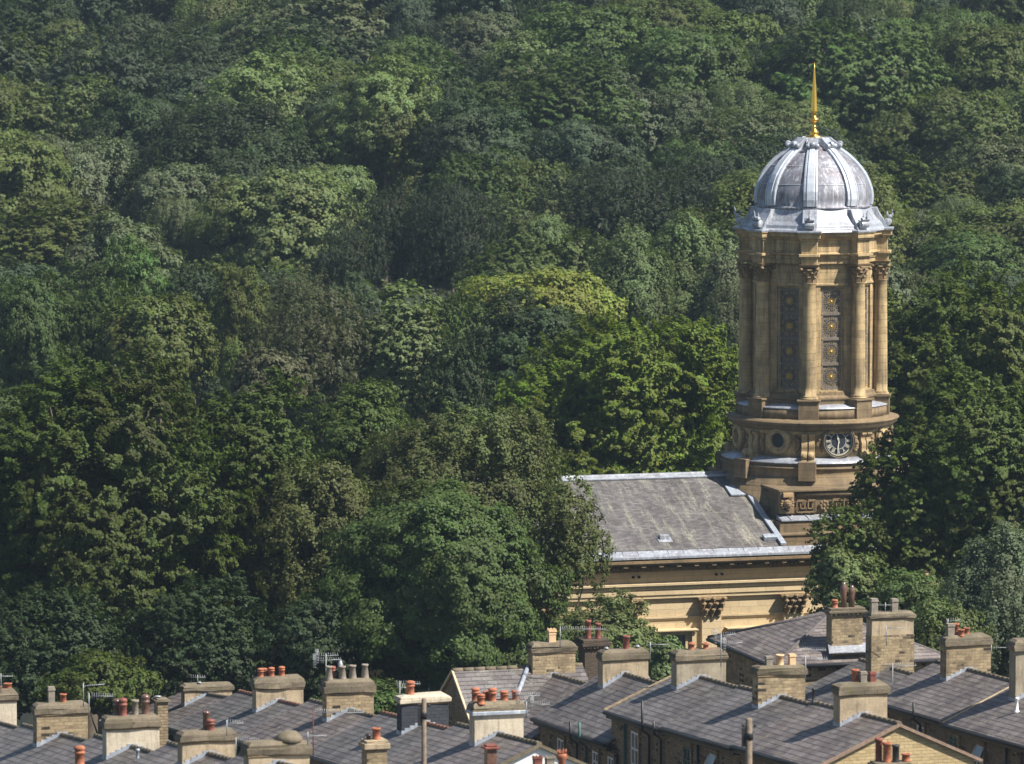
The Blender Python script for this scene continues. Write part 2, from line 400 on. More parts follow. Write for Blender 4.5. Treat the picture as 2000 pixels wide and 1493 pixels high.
# cut the round openings for real: recess rings built as proud mouldings, dark disc inside
def disc_frame(a, z, r, rw, mat, name, depth=.2, rad=4.47):
    e = bpy.data.objects.new
    m = MB(); n = 40
    prof = [(r+rw, 0), (r+rw, depth*.6), (r+rw*.6, depth), (r+rw*.3, depth*.8), (r, depth), (r-.02, .02)]
    for j in range(len(prof)-1):
        for i in range(n):
            t1, t2 = 2*math.pi*i/n, 2*math.pi*(i+1)/n
            P = lambda p, t: (p[0]*math.cos(t), p[0]*math.sin(t), p[1])
            m.sm = True; m.add([P(prof[j], t1), P(prof[j], t2), P(prof[j+1], t2), P(prof[j+1], t1)], [(0, 1, 2, 3)])
    c, s = math.cos(a), math.sin(a)
    o = m.build(name, mat, church, loc=(c*rad, s*rad, z), rot=(math.pi/2, 0, a+math.pi/2))
    return o
for k in range(8):
    a = math.radians(-90+45*k)
    zc = zt(847)
    if k in (0, 2):      # clock faces
        ring = disc_frame(a, zc, .86, .16, M['cap'], 'clock', .26)
        m = MB(); m.lathe([(.86, 0), (.86, .06)], 40); m.build('dial', M['dial'], ring)
        m = MB(); m.lathe([(.82, .085), (.86, .085)], 40)
        m.v = []; m.f = []; m.t = []; m.m = []; m.s = []
        def ringflat(r0, r1, z):
            for i in range(48):
                t1, t2 = 2*math.pi*i/48, 2*math.pi*(i+1)/48
                m.quad((r0*math.cos(t1), r0*math.sin(t1), z), (r1*math.cos(t1), r1*math.sin(t1), z), (r1*math.cos(t2), r1*math.sin(t2), z), (r0*math.cos(t2), r0*math.sin(t2), z))
        ringflat(.80, .86, .07); ringflat(.46, .485, .07)
        for h in range(60):
            t1 = h*math.pi/30
            m.obox((.775*math.cos(t1), .775*math.sin(t1), .075), (math.cos(t1), math.sin(t1), 0), (-math.sin(t1), math.cos(t1), 0), (0, 0, 1), .012, .01, .006)
        for h, rn in enumerate(['XII', 'I', 'II', 'III', 'IIII', 'V', 'VI', 'VII', 'VIII', 'IX', 'X', 'XI']):
            th = math.pi/2-h*math.pi/6; rd = Vector((math.cos(th), math.sin(th), 0)); tg = Vector((math.sin(th), -math.cos(th), 0))
            wd = {'I': .045, 'V': .10, 'X': .10}; tot = sum(wd[c] for c in rn); x = -tot/2
            for ch in rn:
                cw = wd[ch]; xc = x+cw/2; x += cw; cen = rd*.63+tg*xc+Vector((0, 0, .078))
                if ch == 'I': m.obox(cen, tg, rd, (0, 0, 1), .0105, .12, .008)
                elif ch == 'V':
                    for sg in (-1, 1):
                        d = (rd*.25+tg*sg*.07).normalized(); m.obox(cen+tg*sg*.018, d.cross(Vector((0, 0, 1))), d, (0, 0, 1), .014, .125, .008)
                else:
                    for sg in (-1, 1):
                        d = (rd*.25+tg*sg*.085).normalized(); m.obox(cen, d.cross(Vector((0, 0, 1))), d, (0, 0, 1), .014, .13, .008)
        m.build('numerals', M['dialring'], ring)
        for nm, deg, L, w in (('hour_hand', 345.5, .43, .055), ('minute_hand', 186, .70, .035)):
            th = math.pi/2-math.radians(deg); d = Vector((math.cos(th), math.sin(th), 0)); q = Vector((-d.y, d.x, 0))
            m = MB(); zz = .11 if L < .5 else .125
            p = [q*w*.5-d*.14, -q*w*.5-d*.14, -q*w+d*L*.55, d*L, q*w+d*L*.55]
            lo = [Vector((a_.x, a_.y, zz)) for a_ in p]; hi = [v+Vector((0, 0, .012)) for v in lo]
            n5 = 5; m.add(lo+hi, [tuple(range(4, -1, -1)), tuple(range(5, 10))]+[(i, (i+1) % 5, (i+1) % 5+5, i+5) for i in range(5)])
            m.build(nm, M['dialring'], ring)
    else:
        ring = disc_frame(a, zc, .44, .36, M['tower'], 'round_window', .3)
        m = MB(); m.lathe([(.45, 0), (.45, .05)], 32); m.build('pane', M['glass'], ring)
# consoles: S-shaped brackets under the cornice
for a in CA:
    c, s = math.cos(a), math.sin(a)
    m = MB()
    for off in (-.21, .21):
        prof = []
        N = 16
        z0, z1 = zt(884), zt(833)
        for i in range(N+1):
            t = i/N; r = 4.45+.68*(1-t)**1.2*(.75+.25*math.cos(t*math.pi*3))+.28*math.exp(-((t-.97)/.12)**2)+.06
            prof.append((r, z0+(z1-z0)*t))
        for i in range(N):
            (r1, za), (r2, zb) = prof[i], prof[i+1]
            def P(r, w, z): return (c*r-s*w, s*r+c*w, z)
            m.hexa([P(4.3, off-.17, za), P(r1, off-.17, za), P(r1, off+.17, za), P(4.3, off+.17, za)],
                   [P(4.3, off-.17, zb), P(r2, off-.17, zb), P(r2, off+.17, zb), P(4.3, off+.17, zb)])
        m.lathe([(.0, -.17), (.22, -.17), (.26, 0), (.22, .17), (0, .17)], 12, c=(0, 0, 0)); k0 = len(m.v)-60
        for i in range(k0, len(m.v)):      # lay the volute on its side
            v = m.v[i]; m.v[i] = Vector((c*(4.98+v.x)-s*(off+v.z), s*(4.98+v.x)+c*(off+v.z), z0+.30+v.y))
    m.build('console', M['tower'], church, bevel=.01)
# garlands each side of the round openings
rg = random.Random(5)
for k in range(8):
    for sg in (-1, 1):
        m = MB()
        for i in range(14):
            t = i/13; a = math.radians(-90+45*k+sg*(13.5+1.5*math.sin(t*3))); r = 4.5
            z = zt(840)+(zt(868)-zt(840))*t; q = .12+.05*math.sin(t*3.1)
            m.lathe([(0, -q), (q*.8, -q*.5), (q, 0), (q*.8, q*.5), (0, q)], 6, c=(r*math.cos(a)+rg.gauss(0, .02), r*math.sin(a)+rg.gauss(0, .02), z))
        m.build('garland', M['carved'], church)
# big round cornice
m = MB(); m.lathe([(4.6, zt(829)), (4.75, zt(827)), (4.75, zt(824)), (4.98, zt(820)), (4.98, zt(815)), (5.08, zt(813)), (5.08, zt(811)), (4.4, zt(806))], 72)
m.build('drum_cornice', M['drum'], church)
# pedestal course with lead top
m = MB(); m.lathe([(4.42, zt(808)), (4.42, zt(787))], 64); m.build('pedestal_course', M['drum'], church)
m = MB(); m.lathe([(4.46, zt(787)), (4.46, zt(785)), (3.6, zt(779))], 64); m.build('ledge_flashing', M['lead'], church)
m = MB()
m.lathe([(oct_(3.62), zt(790)), (oct_(3.62), zt(772)), (oct_(3.7), zt(770)), (oct_(3.7), zt(767)), (oct_(3.5), zt(762)), (oct_(3.5), zt(758))], 8, a0=CA[0], smooth=False)
for a in CA:
    c, s = math.cos(a), math.sin(a)
    for hw_, z0, z1 in ((.60, zt(809), zt(772)), (.68, zt(772), zt(768.5))):
        m.obox((c*(3.98-.05), s*(3.98-.05), (z0+z1)/2), (c, s, 0), (-s, c, 0), (0, 0, 1), hw_-.02, hw_, (z1-z0)/2)
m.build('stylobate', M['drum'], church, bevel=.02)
# octagon wall with real recesses holding the grilles
m = MB(); ap = 3.34; hwf = ap*math.tan(math.radians(22.5)); zb, zw0, zw1, ztp = zt(770), zt(751), zt(557), zt(505)
for k in range(8):
    a = math.radians(-90+45*k); c, s = math.cos(a), math.sin(a)
    def Q(r, w, z): return (c*r-s*w, s*r+c*w, z)
    W2 = .74; ww = .62; rec = 3.02
    # wall round the opening
    for w0, w1, z0, z1 in ((-hwf, -W2, zb, ztp), (W2, hwf, zb, ztp), (-W2, W2, zb, zw0-.12), (-W2, W2, zw1+.1, ztp)):
        m.quad(Q(ap, w0, z0), Q(ap, w1, z0), Q(ap, w1, z1), Q(ap, w0, z1))
    # reveals in two steps
    mid = 3.2
    for (r1, h1, za, zz), (r2, h2, zc_, zd) in (((ap, W2, zw0-.12, zw1+.1), (mid, W2, zw0-.12, zw1+.1)), ((mid, W2, zw0-.12, zw1+.1), (mid, ww, zw0, zw1)), ((mid, ww, zw0, zw1), (rec, ww, zw0, zw1))):
        m.quad(Q(r1, -h1, za), Q(r2, -h2, zc_), Q(r2, -h2, zd), Q(r1, -h1, zz))
        m.quad(Q(r2, h2, zc_), Q(r1, h1, za), Q(r1, h1, zz), Q(r2, h2, zd))
        m.quad(Q(r1, -h1, za), Q(r1, h1, za), Q(r2, h2, zc_), Q(r2, -h2, zc_))
        m.quad(Q(r2, -h2, zd), Q(r2, h2, zd), Q(r1, h1, zz), Q(r1, -h1, zz))
m.build('belfry_wall', M['tower'], church)
m = MB()
for k in range(8):       # sloping sills and lintel strips
    a = math.radians(-90+45*k); c, s = math.cos(a), math.sin(a)
    m.obox((c*3.3, s*3.3, zw0-.16), (c, s, 0), (-s, c, 0), (0, 0, 1), .14, .72, .05)
m.build('window_sill', M['tower'], church, bevel=.02)
def rosette_panel(a):
    g = MB(); c, s = math.cos(a), math.sin(a)
    H = zw1-zw0; hw = .62; g.obox((0, 0, 0), (1, 0, 0), (0, 1, 0), (0, 0, 1), hw, .03, H/2)
    cell = H/4
    for i in range(5):
        z = -H/2+i*cell; z = max(-H/2+.07, min(H/2-.07, z))
        g.obox((0, -.06, z), (1, 0, 0), (0, 1, 0), (0, 0, 1), hw, .06, .085)
    for sg in (-1, 1): g.obox((sg*(hw-.06), -.055, 0), (1, 0, 0), (0, 1, 0), (0, 0, 1), .06, .055, H/2)
    for i in range(4):
        z = -H/2+(i+.5)*cell
        for j in range(16):
            t = j*math.pi/8; d = Vector((math.cos(t), 0, math.sin(t))); L = .44 if j % 2 else .56
            g.obox(Vector((0, -.05, z))+d*L*.5, d, (0, 1, 0), d.cross(Vector((0, 1, 0))), L*.5, .02, .022)
        for rr in (.26, .4):
            for j in range(20):
                t = (j+.5)*math.pi/10; d = Vector((math.cos(t), 0, math.sin(t))); g.obox(Vector((0, -.06, z))+d*rr, (-d.z, 0, d.x), (0, 1, 0), d, rr*.16, .02, .018)
    o = g.build('grille', M['ironwork'], church, loc=(c*3.09, s*3.09, (zw0+zw1)/2), rot=(0, 0, a+math.pi/2))
    for i in range(4):
        q = MB(); z = -H/2+(i+.5)*cell
        q.lathe([(0, -.06), (.05, -.045), (.07, 0), (.05, .045), (0, .06)], 10, c=(0, -.1, z), smooth=False)
        for j in range(12):
            t = j*math.pi/6; d = Vector((math.cos(t), 0, math.sin(t))); q.obox(Vector((0, -.085, z))+d*.15, d, (0, 1, 0), d.cross(Vector((0, 1, 0))), .085, .015, .014)
        for j in range(8):
            t = (j+.5)*math.pi/4; d = Vector((math.cos(t), 0, math.sin(t))); L = .52
            for w in (-.13, .13):
                d2 = Vector((math.cos(t+w), 0, math.sin(t+w))); q.obox(Vector((0, -.085, z))+d2*(L-.02), d, (0, 1, 0), d.cross(Vector((0, 1, 0))), .045, .02, .016)
        q.build('rosette', M['gilt'], o)
    q = MB()
    for i in range(5):
        z = max(-H/2+.07, min(H/2-.07, -H/2+i*cell))
        for sg in (-1, 1): q.lathe([(0, -.04), (.045, 0), (0, .04)], 8, c=(sg*(hw-.06), -.125, z))
    q.build('gilt_studs', M['gilt'], o)
for k in range(8): rosette_panel(math.radians(-90+45*k))
# columns
def corinthian(m, r, z0, z1, c=(0, 0), square=False, hw=.42, seed=0):
    """leafy bell with abacus"""
    cx, cy = c; H = z1-z0; rr = random.Random(seed)
    m.lathe([(r*.96, z0), (r*1.0, z0+.06*H), (r*.95, z0+.3*H), (r*1.08, z0+.7*H), (r*1.35, z0+.88*H)], 16, c=(cx, cy, 0))
    for tier, (zf, n, L, out) in enumerate(((.02, 8, .42, .28), (.30, 8, .40, .38), (.58, 8, .30, .62))):
        for i in range(n):
            a = 2*math.pi*(i+.5*(tier % 2))/n; d = Vector((math.cos(a), math.sin(a), 0)); q = Vector((-d.y, d.x, 0))
            p0 = Vector((cx, cy, z0+zf*H))+d*r*.95
            w = r*.34
            for (ta, ra), (tb, rb) in (((0, 0), (.5, .06)), ((.5, .06), (.85, .22)), ((.85, .22), (1.0, .42)), ((1.0, .42), (.82, .55))):
                A = p0+Vector((0, 0, ta*L*H))+d*ra*out*2*r; B = p0+Vector((0, 0, tb*L*H))+d*rb*out*2*r
                w1 = w*(1-.4*ta); w2 = w*(1-.4*tb)
                m.hexa([A-q*w1, A-q*w1+d*.045, A+q*w1+d*.045, A+q*w1], [B-q*w2, B-q*w2+d*.05, B+q*w2+d*.05, B+q*w2])
    return m
for i, a in enumerate(CA):
    c, s = math.cos(a), math.sin(a); R = 3.95
    zc0, zc1 = zt(763), zt(545)
    m = MB(); H = zc1-zc0
    prof = [(.52, zt(768.5)), (.56, zt(767.5)), (.52, zt(765.5)), (.46, zt(764.5)), (.50, zt(763)), (.435, zt(761))]
    for j in range(13):
        t = j/12; prof.append((.43-.065*t**1.6, zc0+.06+(H-.1)*t))
    prof += [(.41, zt(545)), (.41, zt(544))]
    m.lathe(prof, 28)
    col = m.build('column', M['tower'], church, loc=(c*R, s*R, 0), rot=(0, 0, a))
    m = MB(); corinthian(m, .38, zt(544), zt(513), seed=i)
    for sx in (-1, 1):
        for sy in (-1, 1): m.lathe([(0, -.11), (.10, -.06), (.12, 0), (.1, .06), (0, .11)], 8, c=(sx*.46, sy*.46, zt(517)))
    z0, z1 = zt(513), zt(508)
    m.hexa([(-.5, -.5, z0), (.5, -.5, z0), (.5, .5, z0), (-.5, .5, z0)], [(-.58, -.58, z1), (.58, -.58, z1), (.58, .58, z1), (-.58, .58, z1)])
    m.build('capital', M['carved'], col)
# entablature
m = MB()
def octring(pr): m.lathe([(oct_(r), zt(y)) for r, y in pr], 8, a0=CA[0], smooth=False)
octring([(3.55, 508.5), (3.55, 500), (3.62, 499.5), (3.62, 493), (3.82, 490), (3.82, 487.5), (3.62, 486.5), (3.62, 463), (3.75, 461), (3.75, 459), (3.98, 455), (3.98, 451), (4.08, 449), (4.08, 447)])
for a in CA:
    c, s = math.cos(a), math.sin(a)
    for ro, hw_, y0, y1 in ((4.38, .46, 508.2, 493.3), (4.55, .60, 493.3, 488), (4.34, .47, 488, 462.5), (4.46, .55, 462.5, 458), (4.58, .64, 457.9, 449.3), (4.64, .70, 449.3, 446.8)):
        z0, z1 = zt(y0), zt(y1); m.obox((c*(ro/2+1.5), s*(ro/2+1.5), (z0+z1)/2), (c, s, 0), (-s, c, 0), (0, 0, 1), ro/2-1.5, hw_, (z1-z0)/2)
m.build('entablature', M['tower'], church, bevel=.025)
# thin string along the wall at neck height
m = MB(); octring([(3.34, 551), (3.42, 550), (3.42, 547), (3.34, 546)]); m.build('string_course', M['tower'], church)
# --- dome
dz = [(4.2, 447), (4.15, 443), (4.0, 440), (3.95, 434), (3.72, 427), (3.5, 417), (3.38, 408), (3.33, 403.5)]
m = MB(); m.sm = False
m.lathe([(oct_(r)*.985, zt(y)) for r, y in dz], 8, a0=CA[0], smooth=False)
for a in CA:
    c, s = math.cos(a), math.sin(a)
    m.obox((c*4.0, s*4.0, zt(445)), (c, s, 0), (-s, c, 0), (0, 0, 1), .68, .72, .06)
m.build('dome_skirt', M['lead'], church, bevel=.02)
prof = [(3.36, 404), (3.42, 401), (3.36, 399), (3.28, 397), (3.33, 385), (3.28, 370), (3.13, 355), (2.93, 341), (2.65, 328), (2.32, 316), (1.95, 304.5), (1.58, 295.5), (1.2, 287.5), (.85, 281), (.5, 276), (.3, 273)]
def interp(pr, n):
    out = []
    for (r1, y1), (r2, y2) in zip(pr, pr[1:]):
        for i in range(n): out.append((r1+(r2-r1)*i/n, y1+(y2-y1)*i/n))
    return out+[pr[-1]]
m = MB(); m.lathe([(r, zt(y)) for r, y in prof], 64)
dome = m.build('dome', M['dome_lead'], church)
m = MB()     # raised joints of the lead sheets
for y in (357, 322):
    r = np.interp(y, [p[1] for p in prof][::-1], [p[0] for p in prof][::-1]); m.lathe([(r-.02, zt(y)-.03), (r+.02, zt(y)-.012), (r+.018, zt(y)+.012), (r-.03, zt(y)+.04)], 64)
m.build('lead_seam', M['lead'], dome)
rp = prof[3:-1]
for a in CA:
    c, s = math.cos(a), math.sin(a); m = MB(); m.sm = False
    def P(r, w, z): return Vector((c*r-s*w, s*r+c*w, z))
    pr = interp(rp, 2)
    secs = []
    for i, (r, y) in enumerate(pr):
        r0, y0 = pr[max(i-1, 0)]; r1, y1 = pr[min(i+1, len(pr)-1)]
        tz = zt(y1)-zt(y0); tr = r1-r0; L = math.hypot(tz, tr); nr, nz = tz/L, -tr/L
        w = .36*(.45+.55*min(1, r/3.3))+.05
        secs.append([P(r+nr*o_, w*x, zt(y)+nz*o_) for x, o_ in ((-1, -.05), (-1, .12), (-.78, .15), (-.74, .11), (-.56, .11), (-.50, .19), (.50, .19), (.56, .11), (.74, .11), (.78, .15), (1, .12), (1, -.05))])
    for A, B in zip(secs, secs[1:]):
        for j in range(len(A)-1): m.quad(A[j], A[j+1], B[j+1], B[j])
    rib = m.build('dome_rib', M['rib_lead'], dome)
    # upper volute with its pair of curls, lower bracket with curl and acroterion
    m = MB()
    for off, q in ((0, .17), (-.26, .13), (.26, .13)):
        m.lathe([(0, -.14), (q, -.12), (q*1.15, 0), (q, .12), (0, .14)], 12); k0 = len(m.v)-60
        for i in range(k0, len(m.v)):
            v = m.v[i]; m.v[i] = P(1.52+v.x, off+v.z, zt(285)+v.y+(0.12 if off == 0 else 0.04))
    m.obox(P(1.2, 0, zt(279.5)), (c, s, -.75), (-s, c, 0), (c*.75, s*.75, 1), .42, .3, .13)
    m.obox(P(.78, 0, zt(274.5)), (c, s, -.2), (-s, c, 0), (0, 0, 1), .3, .2, .13)
    m.build('volute', M['lead'], rib, bevel=.02)
    m = MB()
    z0 = zt(443)
    pts = [(4.12, 443), (4.0, 437), (3.92, 430), (3.72, 421), (3.55, 412), (3.45, 404)]
    for (r1, y1), (r2, y2) in zip(pts, pts[1:]):
        m.hexa([P(3.1, -.42, zt(y1)), P(r1+.25, -.42, zt(y1)), P(r1+.25, .42, zt(y1)), P(3.1, .42, zt(y1))], [P(3.1, -.42, zt(y2)), P(r2+.25, -.42, zt(y2)), P(r2+.25, .42, zt(y2)), P(3.1, .42, zt(y2))])
    for r_, z_, q in ((4.35, zt(432), .22), (4.48, zt(422), .11)):
        m.lathe([(0, -.3), (q, -.28), (q*1.1, 0), (q, .28), (0, .3)], 12); k0 = len(m.v)-60
        for i in range(k0, len(m.v)):
            v = m.v[i]; m.v[i] = P(r_+v.x, v.z, z_+v.y)
    m.tube([P(4.45, 0, zt(424)), P(4.62, 0, zt(418)), P(4.6, 0, zt(411)), P(4.68, 0, zt(405))], [.09, .07, .045, .015], 6)
    m.tube([P(4.42, 0, zt(424)), P(4.3, .0, zt(416)), P(4.33, 0, zt(411))], [.07, .06, .02], 6)
    m.build('bracket', M['lead'], rib, bevel=.015)
m = MB(); m.lathe([(.62, zt(281)), (.55, zt(274)), (.5, zt(271))], 16); m.build('finial_collar', M['lead'], dome)
m = MB()
m.lathe([(r, zt(y)) for r, y in ((.50, 271.5), (.50, 266), (.34, 265), (.22, 264.5), (.28, 261), (.29, 258), (.2, 254.5), (.11, 251.5), (.13, 249.5), (.16, 248.5), (.10, 247), (.09, 241), (.13, 239), (.28, 236.5), (.30, 233.5), (.24, 230.5), (.12, 228.5), (.12, 221), (.2, 220), (.21, 218), (.185, 214), (.15, 190), (.10, 165), (.05, 140), (.012, 122))], 20)
m.build('finial', M['gold'], dome)

# --- square base bay and stepped blocks in front of the drum
bx, by = 4.25, 6.6
zf = lambda py: zat(py, TY-by*.95)-CZ
m = MB()
m.box(-bx, bx, -by+.25, by-.25, 0, zf(1003)); m.box(-bx+.12, bx-.12, -by+.35, by-.35, zf(1003), zf(958)); m.box(-bx-.1, bx+.1, -by+.05, by-.05, zf(958), zf(953))
m.box(-bx-.2, bx+.5, -by-.45, by+.4, 0, zf(1014)); m.box(-bx-.45, bx+.5, -by-1.1, -by-.4, 0, zf(1034)); m.box(-bx-.55, bx+.5, -by-1.18, -by-.4, zf(1038), zf(1034.5)); m.box(-bx-.4, -bx+.25, -by+.3, -by+2.4, zf(1036), zf(1012))
m.box(bx, bx+.75, -by+.5, -by+2.6, zf(1120), zf(1036))
m.build('tower_base', M['drum'], church, bevel=.03)
m = MB(); m.tube([(-bx+1.1, -by+.32, zf(964)), (bx-1.1, -by+.32, zf(964))], .16, 12); m.build('torus_moulding', M['drum'], church)
for sx in (-1, 1):
    m = MB(); x = sx*(bx-.42)
    m.box(x-.42, x+.42, -by+.02, -by+.35, zf(999), zf(959))
    m.tube([(x-.3, -by-.05, zf(963)), (x+.3, -by-.05, zf(963))], .16, 10)
    rh = random.Random(int(sx)+9)
    m.lathe([(0, -.32), (.22, -.2), (.27, 0), (.24, .16), (0, .28)], 12, c=(x, -by-.02, zf(980)), smooth=False)
    m.lathe([(0, -.12), (.13, -.04), (.12, .1), (0, .16)], 10, c=(x, -by-.27, zf(982)), smooth=False)
    for i in range(16):
        a_ = i*2*math.pi/16; q = .11+rh.uniform(-.02, .03); m.lathe([(0, -q), (q, 0), (0, q)], 6, c=(x+.34*math.cos(a_), -by-.0+rh.uniform(-.05, .02), zf(979)+.36*math.sin(a_)))
    m.build('scroll_pier', M['carved'], church, bevel=.02)
# key pattern frieze with flowers
m = MB(); fz0, fz1 = zf(1000), zf(972); hgt = fz1-fz0
x = -bx+1.05; y = -by+.2; j = 0
while x < bx-1.6:
    if j % 2 == 0:
        w = 1.15; th = .06
        segs = [(0, 0, w, 0), (0, 0, 0, 1), (0, 1, w*.42, 1), (w*.42, .32, w*.42, 1), (w*.2, .32, w*.42, .32), (w*.2, .32, w*.2, .68), (w, 0, w, 1), (w*.6, 1, w, 1), (w*.6, .3, w*.6, 1), (w*.6, .3, w*.82, .3), (w*.82, .3, w*.82, .68)]
        for (a1, b1, a2, b2) in segs:
            m.box(x+min(a1, a2)-th/2, x+max(a1, a2)+th/2, y-.09, y+.06, fz0+.06+min(b1, b2)*(hgt-.15)-th/2, fz0+.06+max(b1, b2)*(hgt-.15)+th/2)
        x += w+.12
    else:
        w = .8; cxx = x+w/2; cz = (fz0+fz1)/2
        for i in range(9):
            t_ = i*2*math.pi/8; rr_ = .22 if i < 8 else 0
            m.lathe([(0, -.12), (.12, 0), (0, .12)], 6, c=(cxx+rr_*math.cos(t_), y-.04, cz+rr_*math.sin(t_)))
        x += w+.12
    j += 1
m.build('key_frieze', M['carved'], church)
m = MB(); yl = -by-.55
m.hexa([(-bx-.1, yl, zf(1012)), (bx+.1, yl, zf(1012)), (bx+.1, -by+.4, zf(1012)), (-bx-.1, -by+.4, zf(1012))], [(-bx-.1, yl, zf(1010)), (bx+.1, yl, zf(1010)), (bx+.1, -by+.4, zf(1003)), (-bx-.1, -by+.4, zf(1003))])
for i in range(8): m.tube([(-bx+.5+i*1.1, yl, zf(1009.5)), (-bx+.5+i*1.1, -by+.38, zf(1002.5))], .04, 6)
m.build('base_flashing', M['lead'], church)
# portico roof at the tower end, behind the trees
m = MB(); zr = zf(1014); ze = zf(1064)
m.hexa([(bx+.6, -9.2, ze-.05), (13, -9.2, ze-.05), (13, -by+.2, zr-.05), (bx+.6, -by+.2, zr-.05)], [(bx+.6, -9.2, ze), (13, -9.2, ze), (13, -by+.2, zr), (bx+.6, -by+.2, zr)])
m.hexa([(bx, -by, zr-.05), (13, -by, zr-.05), (13, by, zr-.05), (bx, by, zr-.05)], [(bx, -by, zr), (13, -by, zr), (13, by, zr), (bx, by, zr)])
m.build('portico_roof', M['lead'], church)

# --- nave
HN = 8.5; NL = 46.0; XR = -4.9
zn = lambda py, yy=-8.5: zat(py, TY+yy*C_-9*S_)-CZ
z_rdg = zat(927, TY-5.7*S_)-CZ; z_ev = zn(1071, -8.9)
m = MB(); m.mi = 0
m.box(-NL, 12.6, -HN, HN, 0, zn(1098)); m.build('nave_wall', M['ashlar'], church)
m = MB()
e = .14; n_ = Vector((0, 8.9, z_rdg-z_ev)); sl = Vector((0, z_rdg-z_ev, -8.9)).normalized()*-1
for sg in (-1, 1):
    lo = [(-NL-.3, sg*8.9, z_ev-e), (XR, sg*8.9, z_ev-e), (XR, 0, z_rdg-e), (-NL-.3, 0, z_rdg-e)]; hi = [(a_, b_, c_+e) for a_, b_, c_ in lo]
    if sg > 0: lo = lo[::-1]; hi = hi[::-1]
    m.hexa(lo, hi)
m.v += []; roof = m.build('nave_roof', M['church_slate'], church)
m = MB()   # gable wall under the roof end
m.add([(XR-.05, -8.6, z_ev-.2), (XR-.05, 8.6, z_ev-.2), (XR-.05, 0, z_rdg-.2), (XR-.35, -8.6, z_ev-.2), (XR-.35, 8.6, z_ev-.2), (XR-.35, 0, z_rdg-.2)], [(0, 1, 2), (5, 4, 3), (0, 3, 4, 1), (1, 4, 5, 2), (2, 5, 3, 0)])
m.add([(-NL+.05, -8.6, z_ev-.2), (-NL+.05, 8.6, z_ev-.2), (-NL+.05, 0, z_rdg-.2)], [(0, 2, 1)])
m.build('gable_wall', M['drum'], church)
m = MB()
m.tube([(-NL, 0, z_rdg+.06), (XR+.3, 0, z_rdg+.06)], .15, 10)
for sg in (-1, 1): m.obox((( -NL+XR)/2, sg*.2, z_rdg+.0), (1, 0, 0), (0, 8.9, -sg*(z_rdg-z_ev)), (0, sg*(z_rdg-z_ev), 8.9), (NL+XR)/2+.3, .22, .035)
m.build('lead_ridge', M['lead'], roof)
m = MB()   # lead coping up the roof end, saddle at the top
for sg in (-1, 1):
    pts = [(XR+.05, sg*8.95, z_ev+.1), (XR+.05, 0, z_rdg+.1)]
    d = Vector(pts[1])-Vector(pts[0]); mid = (Vector(pts[0])+Vector(pts[1]))/2
    m.obox(mid, d, (1, 0, 0), d.cross(Vector((1, 0, 0))), d.length/2, .17, .07)
m.obox((XR-.1, 0, z_rdg+.25), (1, 0, 0), (0, 1, 0), (0, 0, 1), .22, .25, .3)
m.obox((XR-.55, -2.3, z_rdg-.72), (1, 0, 0), (0, 8.9, z_rdg-z_ev), (0, -(z_rdg-z_ev), 8.9), .55, .6, .06)
m.obox((XR-.5, -8.1, z_ev+.42), (1, 0, 0), (0, 8.9, z_rdg-z_ev), (0, -(z_rdg-z_ev), 8.9), .4, .22, .12)
m.build('lead_coping', M['flash'], roof, bevel=.02)
for px_ in (-11.6, -30):
    m = MB(); yy = -7.75; zz = z_ev+(8.9+yy)/8.9*(z_rdg-z_ev)
    m.obox((px_, yy, zz+.02), (1, 0, 0), (0, 8.9, z_rdg-z_ev), (0, -(z_rdg-z_ev), 8.9), .42, .3, .03)
    m.box(px_-.28, px_+.28, yy-.05, yy+.35, zz+.03, zz+.3); m.build('roof_vent', M['lead'], roof, bevel=.02)
m = MB()
for sg in (-1, 1):
    P8 = [(-NL-.4, sg*8.92, z_ev-.02), (13.2, sg*8.92, z_ev-.02), (13.2, sg*9.45, zn(1084, -9.45)), (-NL-.4, sg*9.45, zn(1084, -9.45))]
    lo = [(a_, b_, c_-.12) for a_, b_, c_ in P8]
    if sg < 0: m.hexa(lo[::-1], P8[::-1])
    else: m.hexa(lo, P8)
    for i in range(66):
        xx = -NL+i*.9; m.tube([(xx, sg*8.93, z_ev), (xx, sg*9.44, zn(1084, -9.45)+.0)], .014, 5)
m.build('lead_gutter', M['lead'], church)
m = MB(); zc = lambda py: zn(py)
def band(y0, y1, out, mm=None, x0=-NL, x1=12.6):
    (mm or m).box(x0-out, x1+out, -HN-out, HN+out, zc(y0), zc(y1))
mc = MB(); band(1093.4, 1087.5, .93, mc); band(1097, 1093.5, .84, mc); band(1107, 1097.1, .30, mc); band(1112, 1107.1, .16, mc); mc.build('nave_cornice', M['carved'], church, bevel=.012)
band(1165, 1158.1, .20); band(1158, 1146, .26); band(1146, 1139, .33); band(1139, 1134.6, .45)
m.build('nave_entablature', M['ashlar'], church, bevel=.015)
x = -NL; first = None
while x < 12.6:
    if first is None: m = MB(); m.box(0, .26, -HN-.82, -HN-.3, zc(1101), zc(1097.2)); first = m.build('modillion', M['carved'], church, loc=(x, 0, 0))
    else:
        o = first.copy(); COL.objects.link(o); o.location = (x, 0, 0)
    x += 1.05
m = MB(); x = -NL
while x < 12.6:
    m.box(x, x+.14, -HN-.44, -HN-.29, zc(1106.5), zc(1101.5)); x += .26
m.build('dentil', M['carved'], church)
m = MB()
for k in range(12):
    xc = -9.1+4.95*.5-4.95*k+.2
    for d_ in (-.17, .17): 
        m.tube([(xc-2.475+d_+.3, -HN-.17, zc(1122)), (xc-2.475+d_+.3, -HN+.1, zc(1122))], .075, 10)
m.build('vent_hole_plug', M['hole_shade'], church)  # solid near-black plugs; the shade inside the holes is in their colour
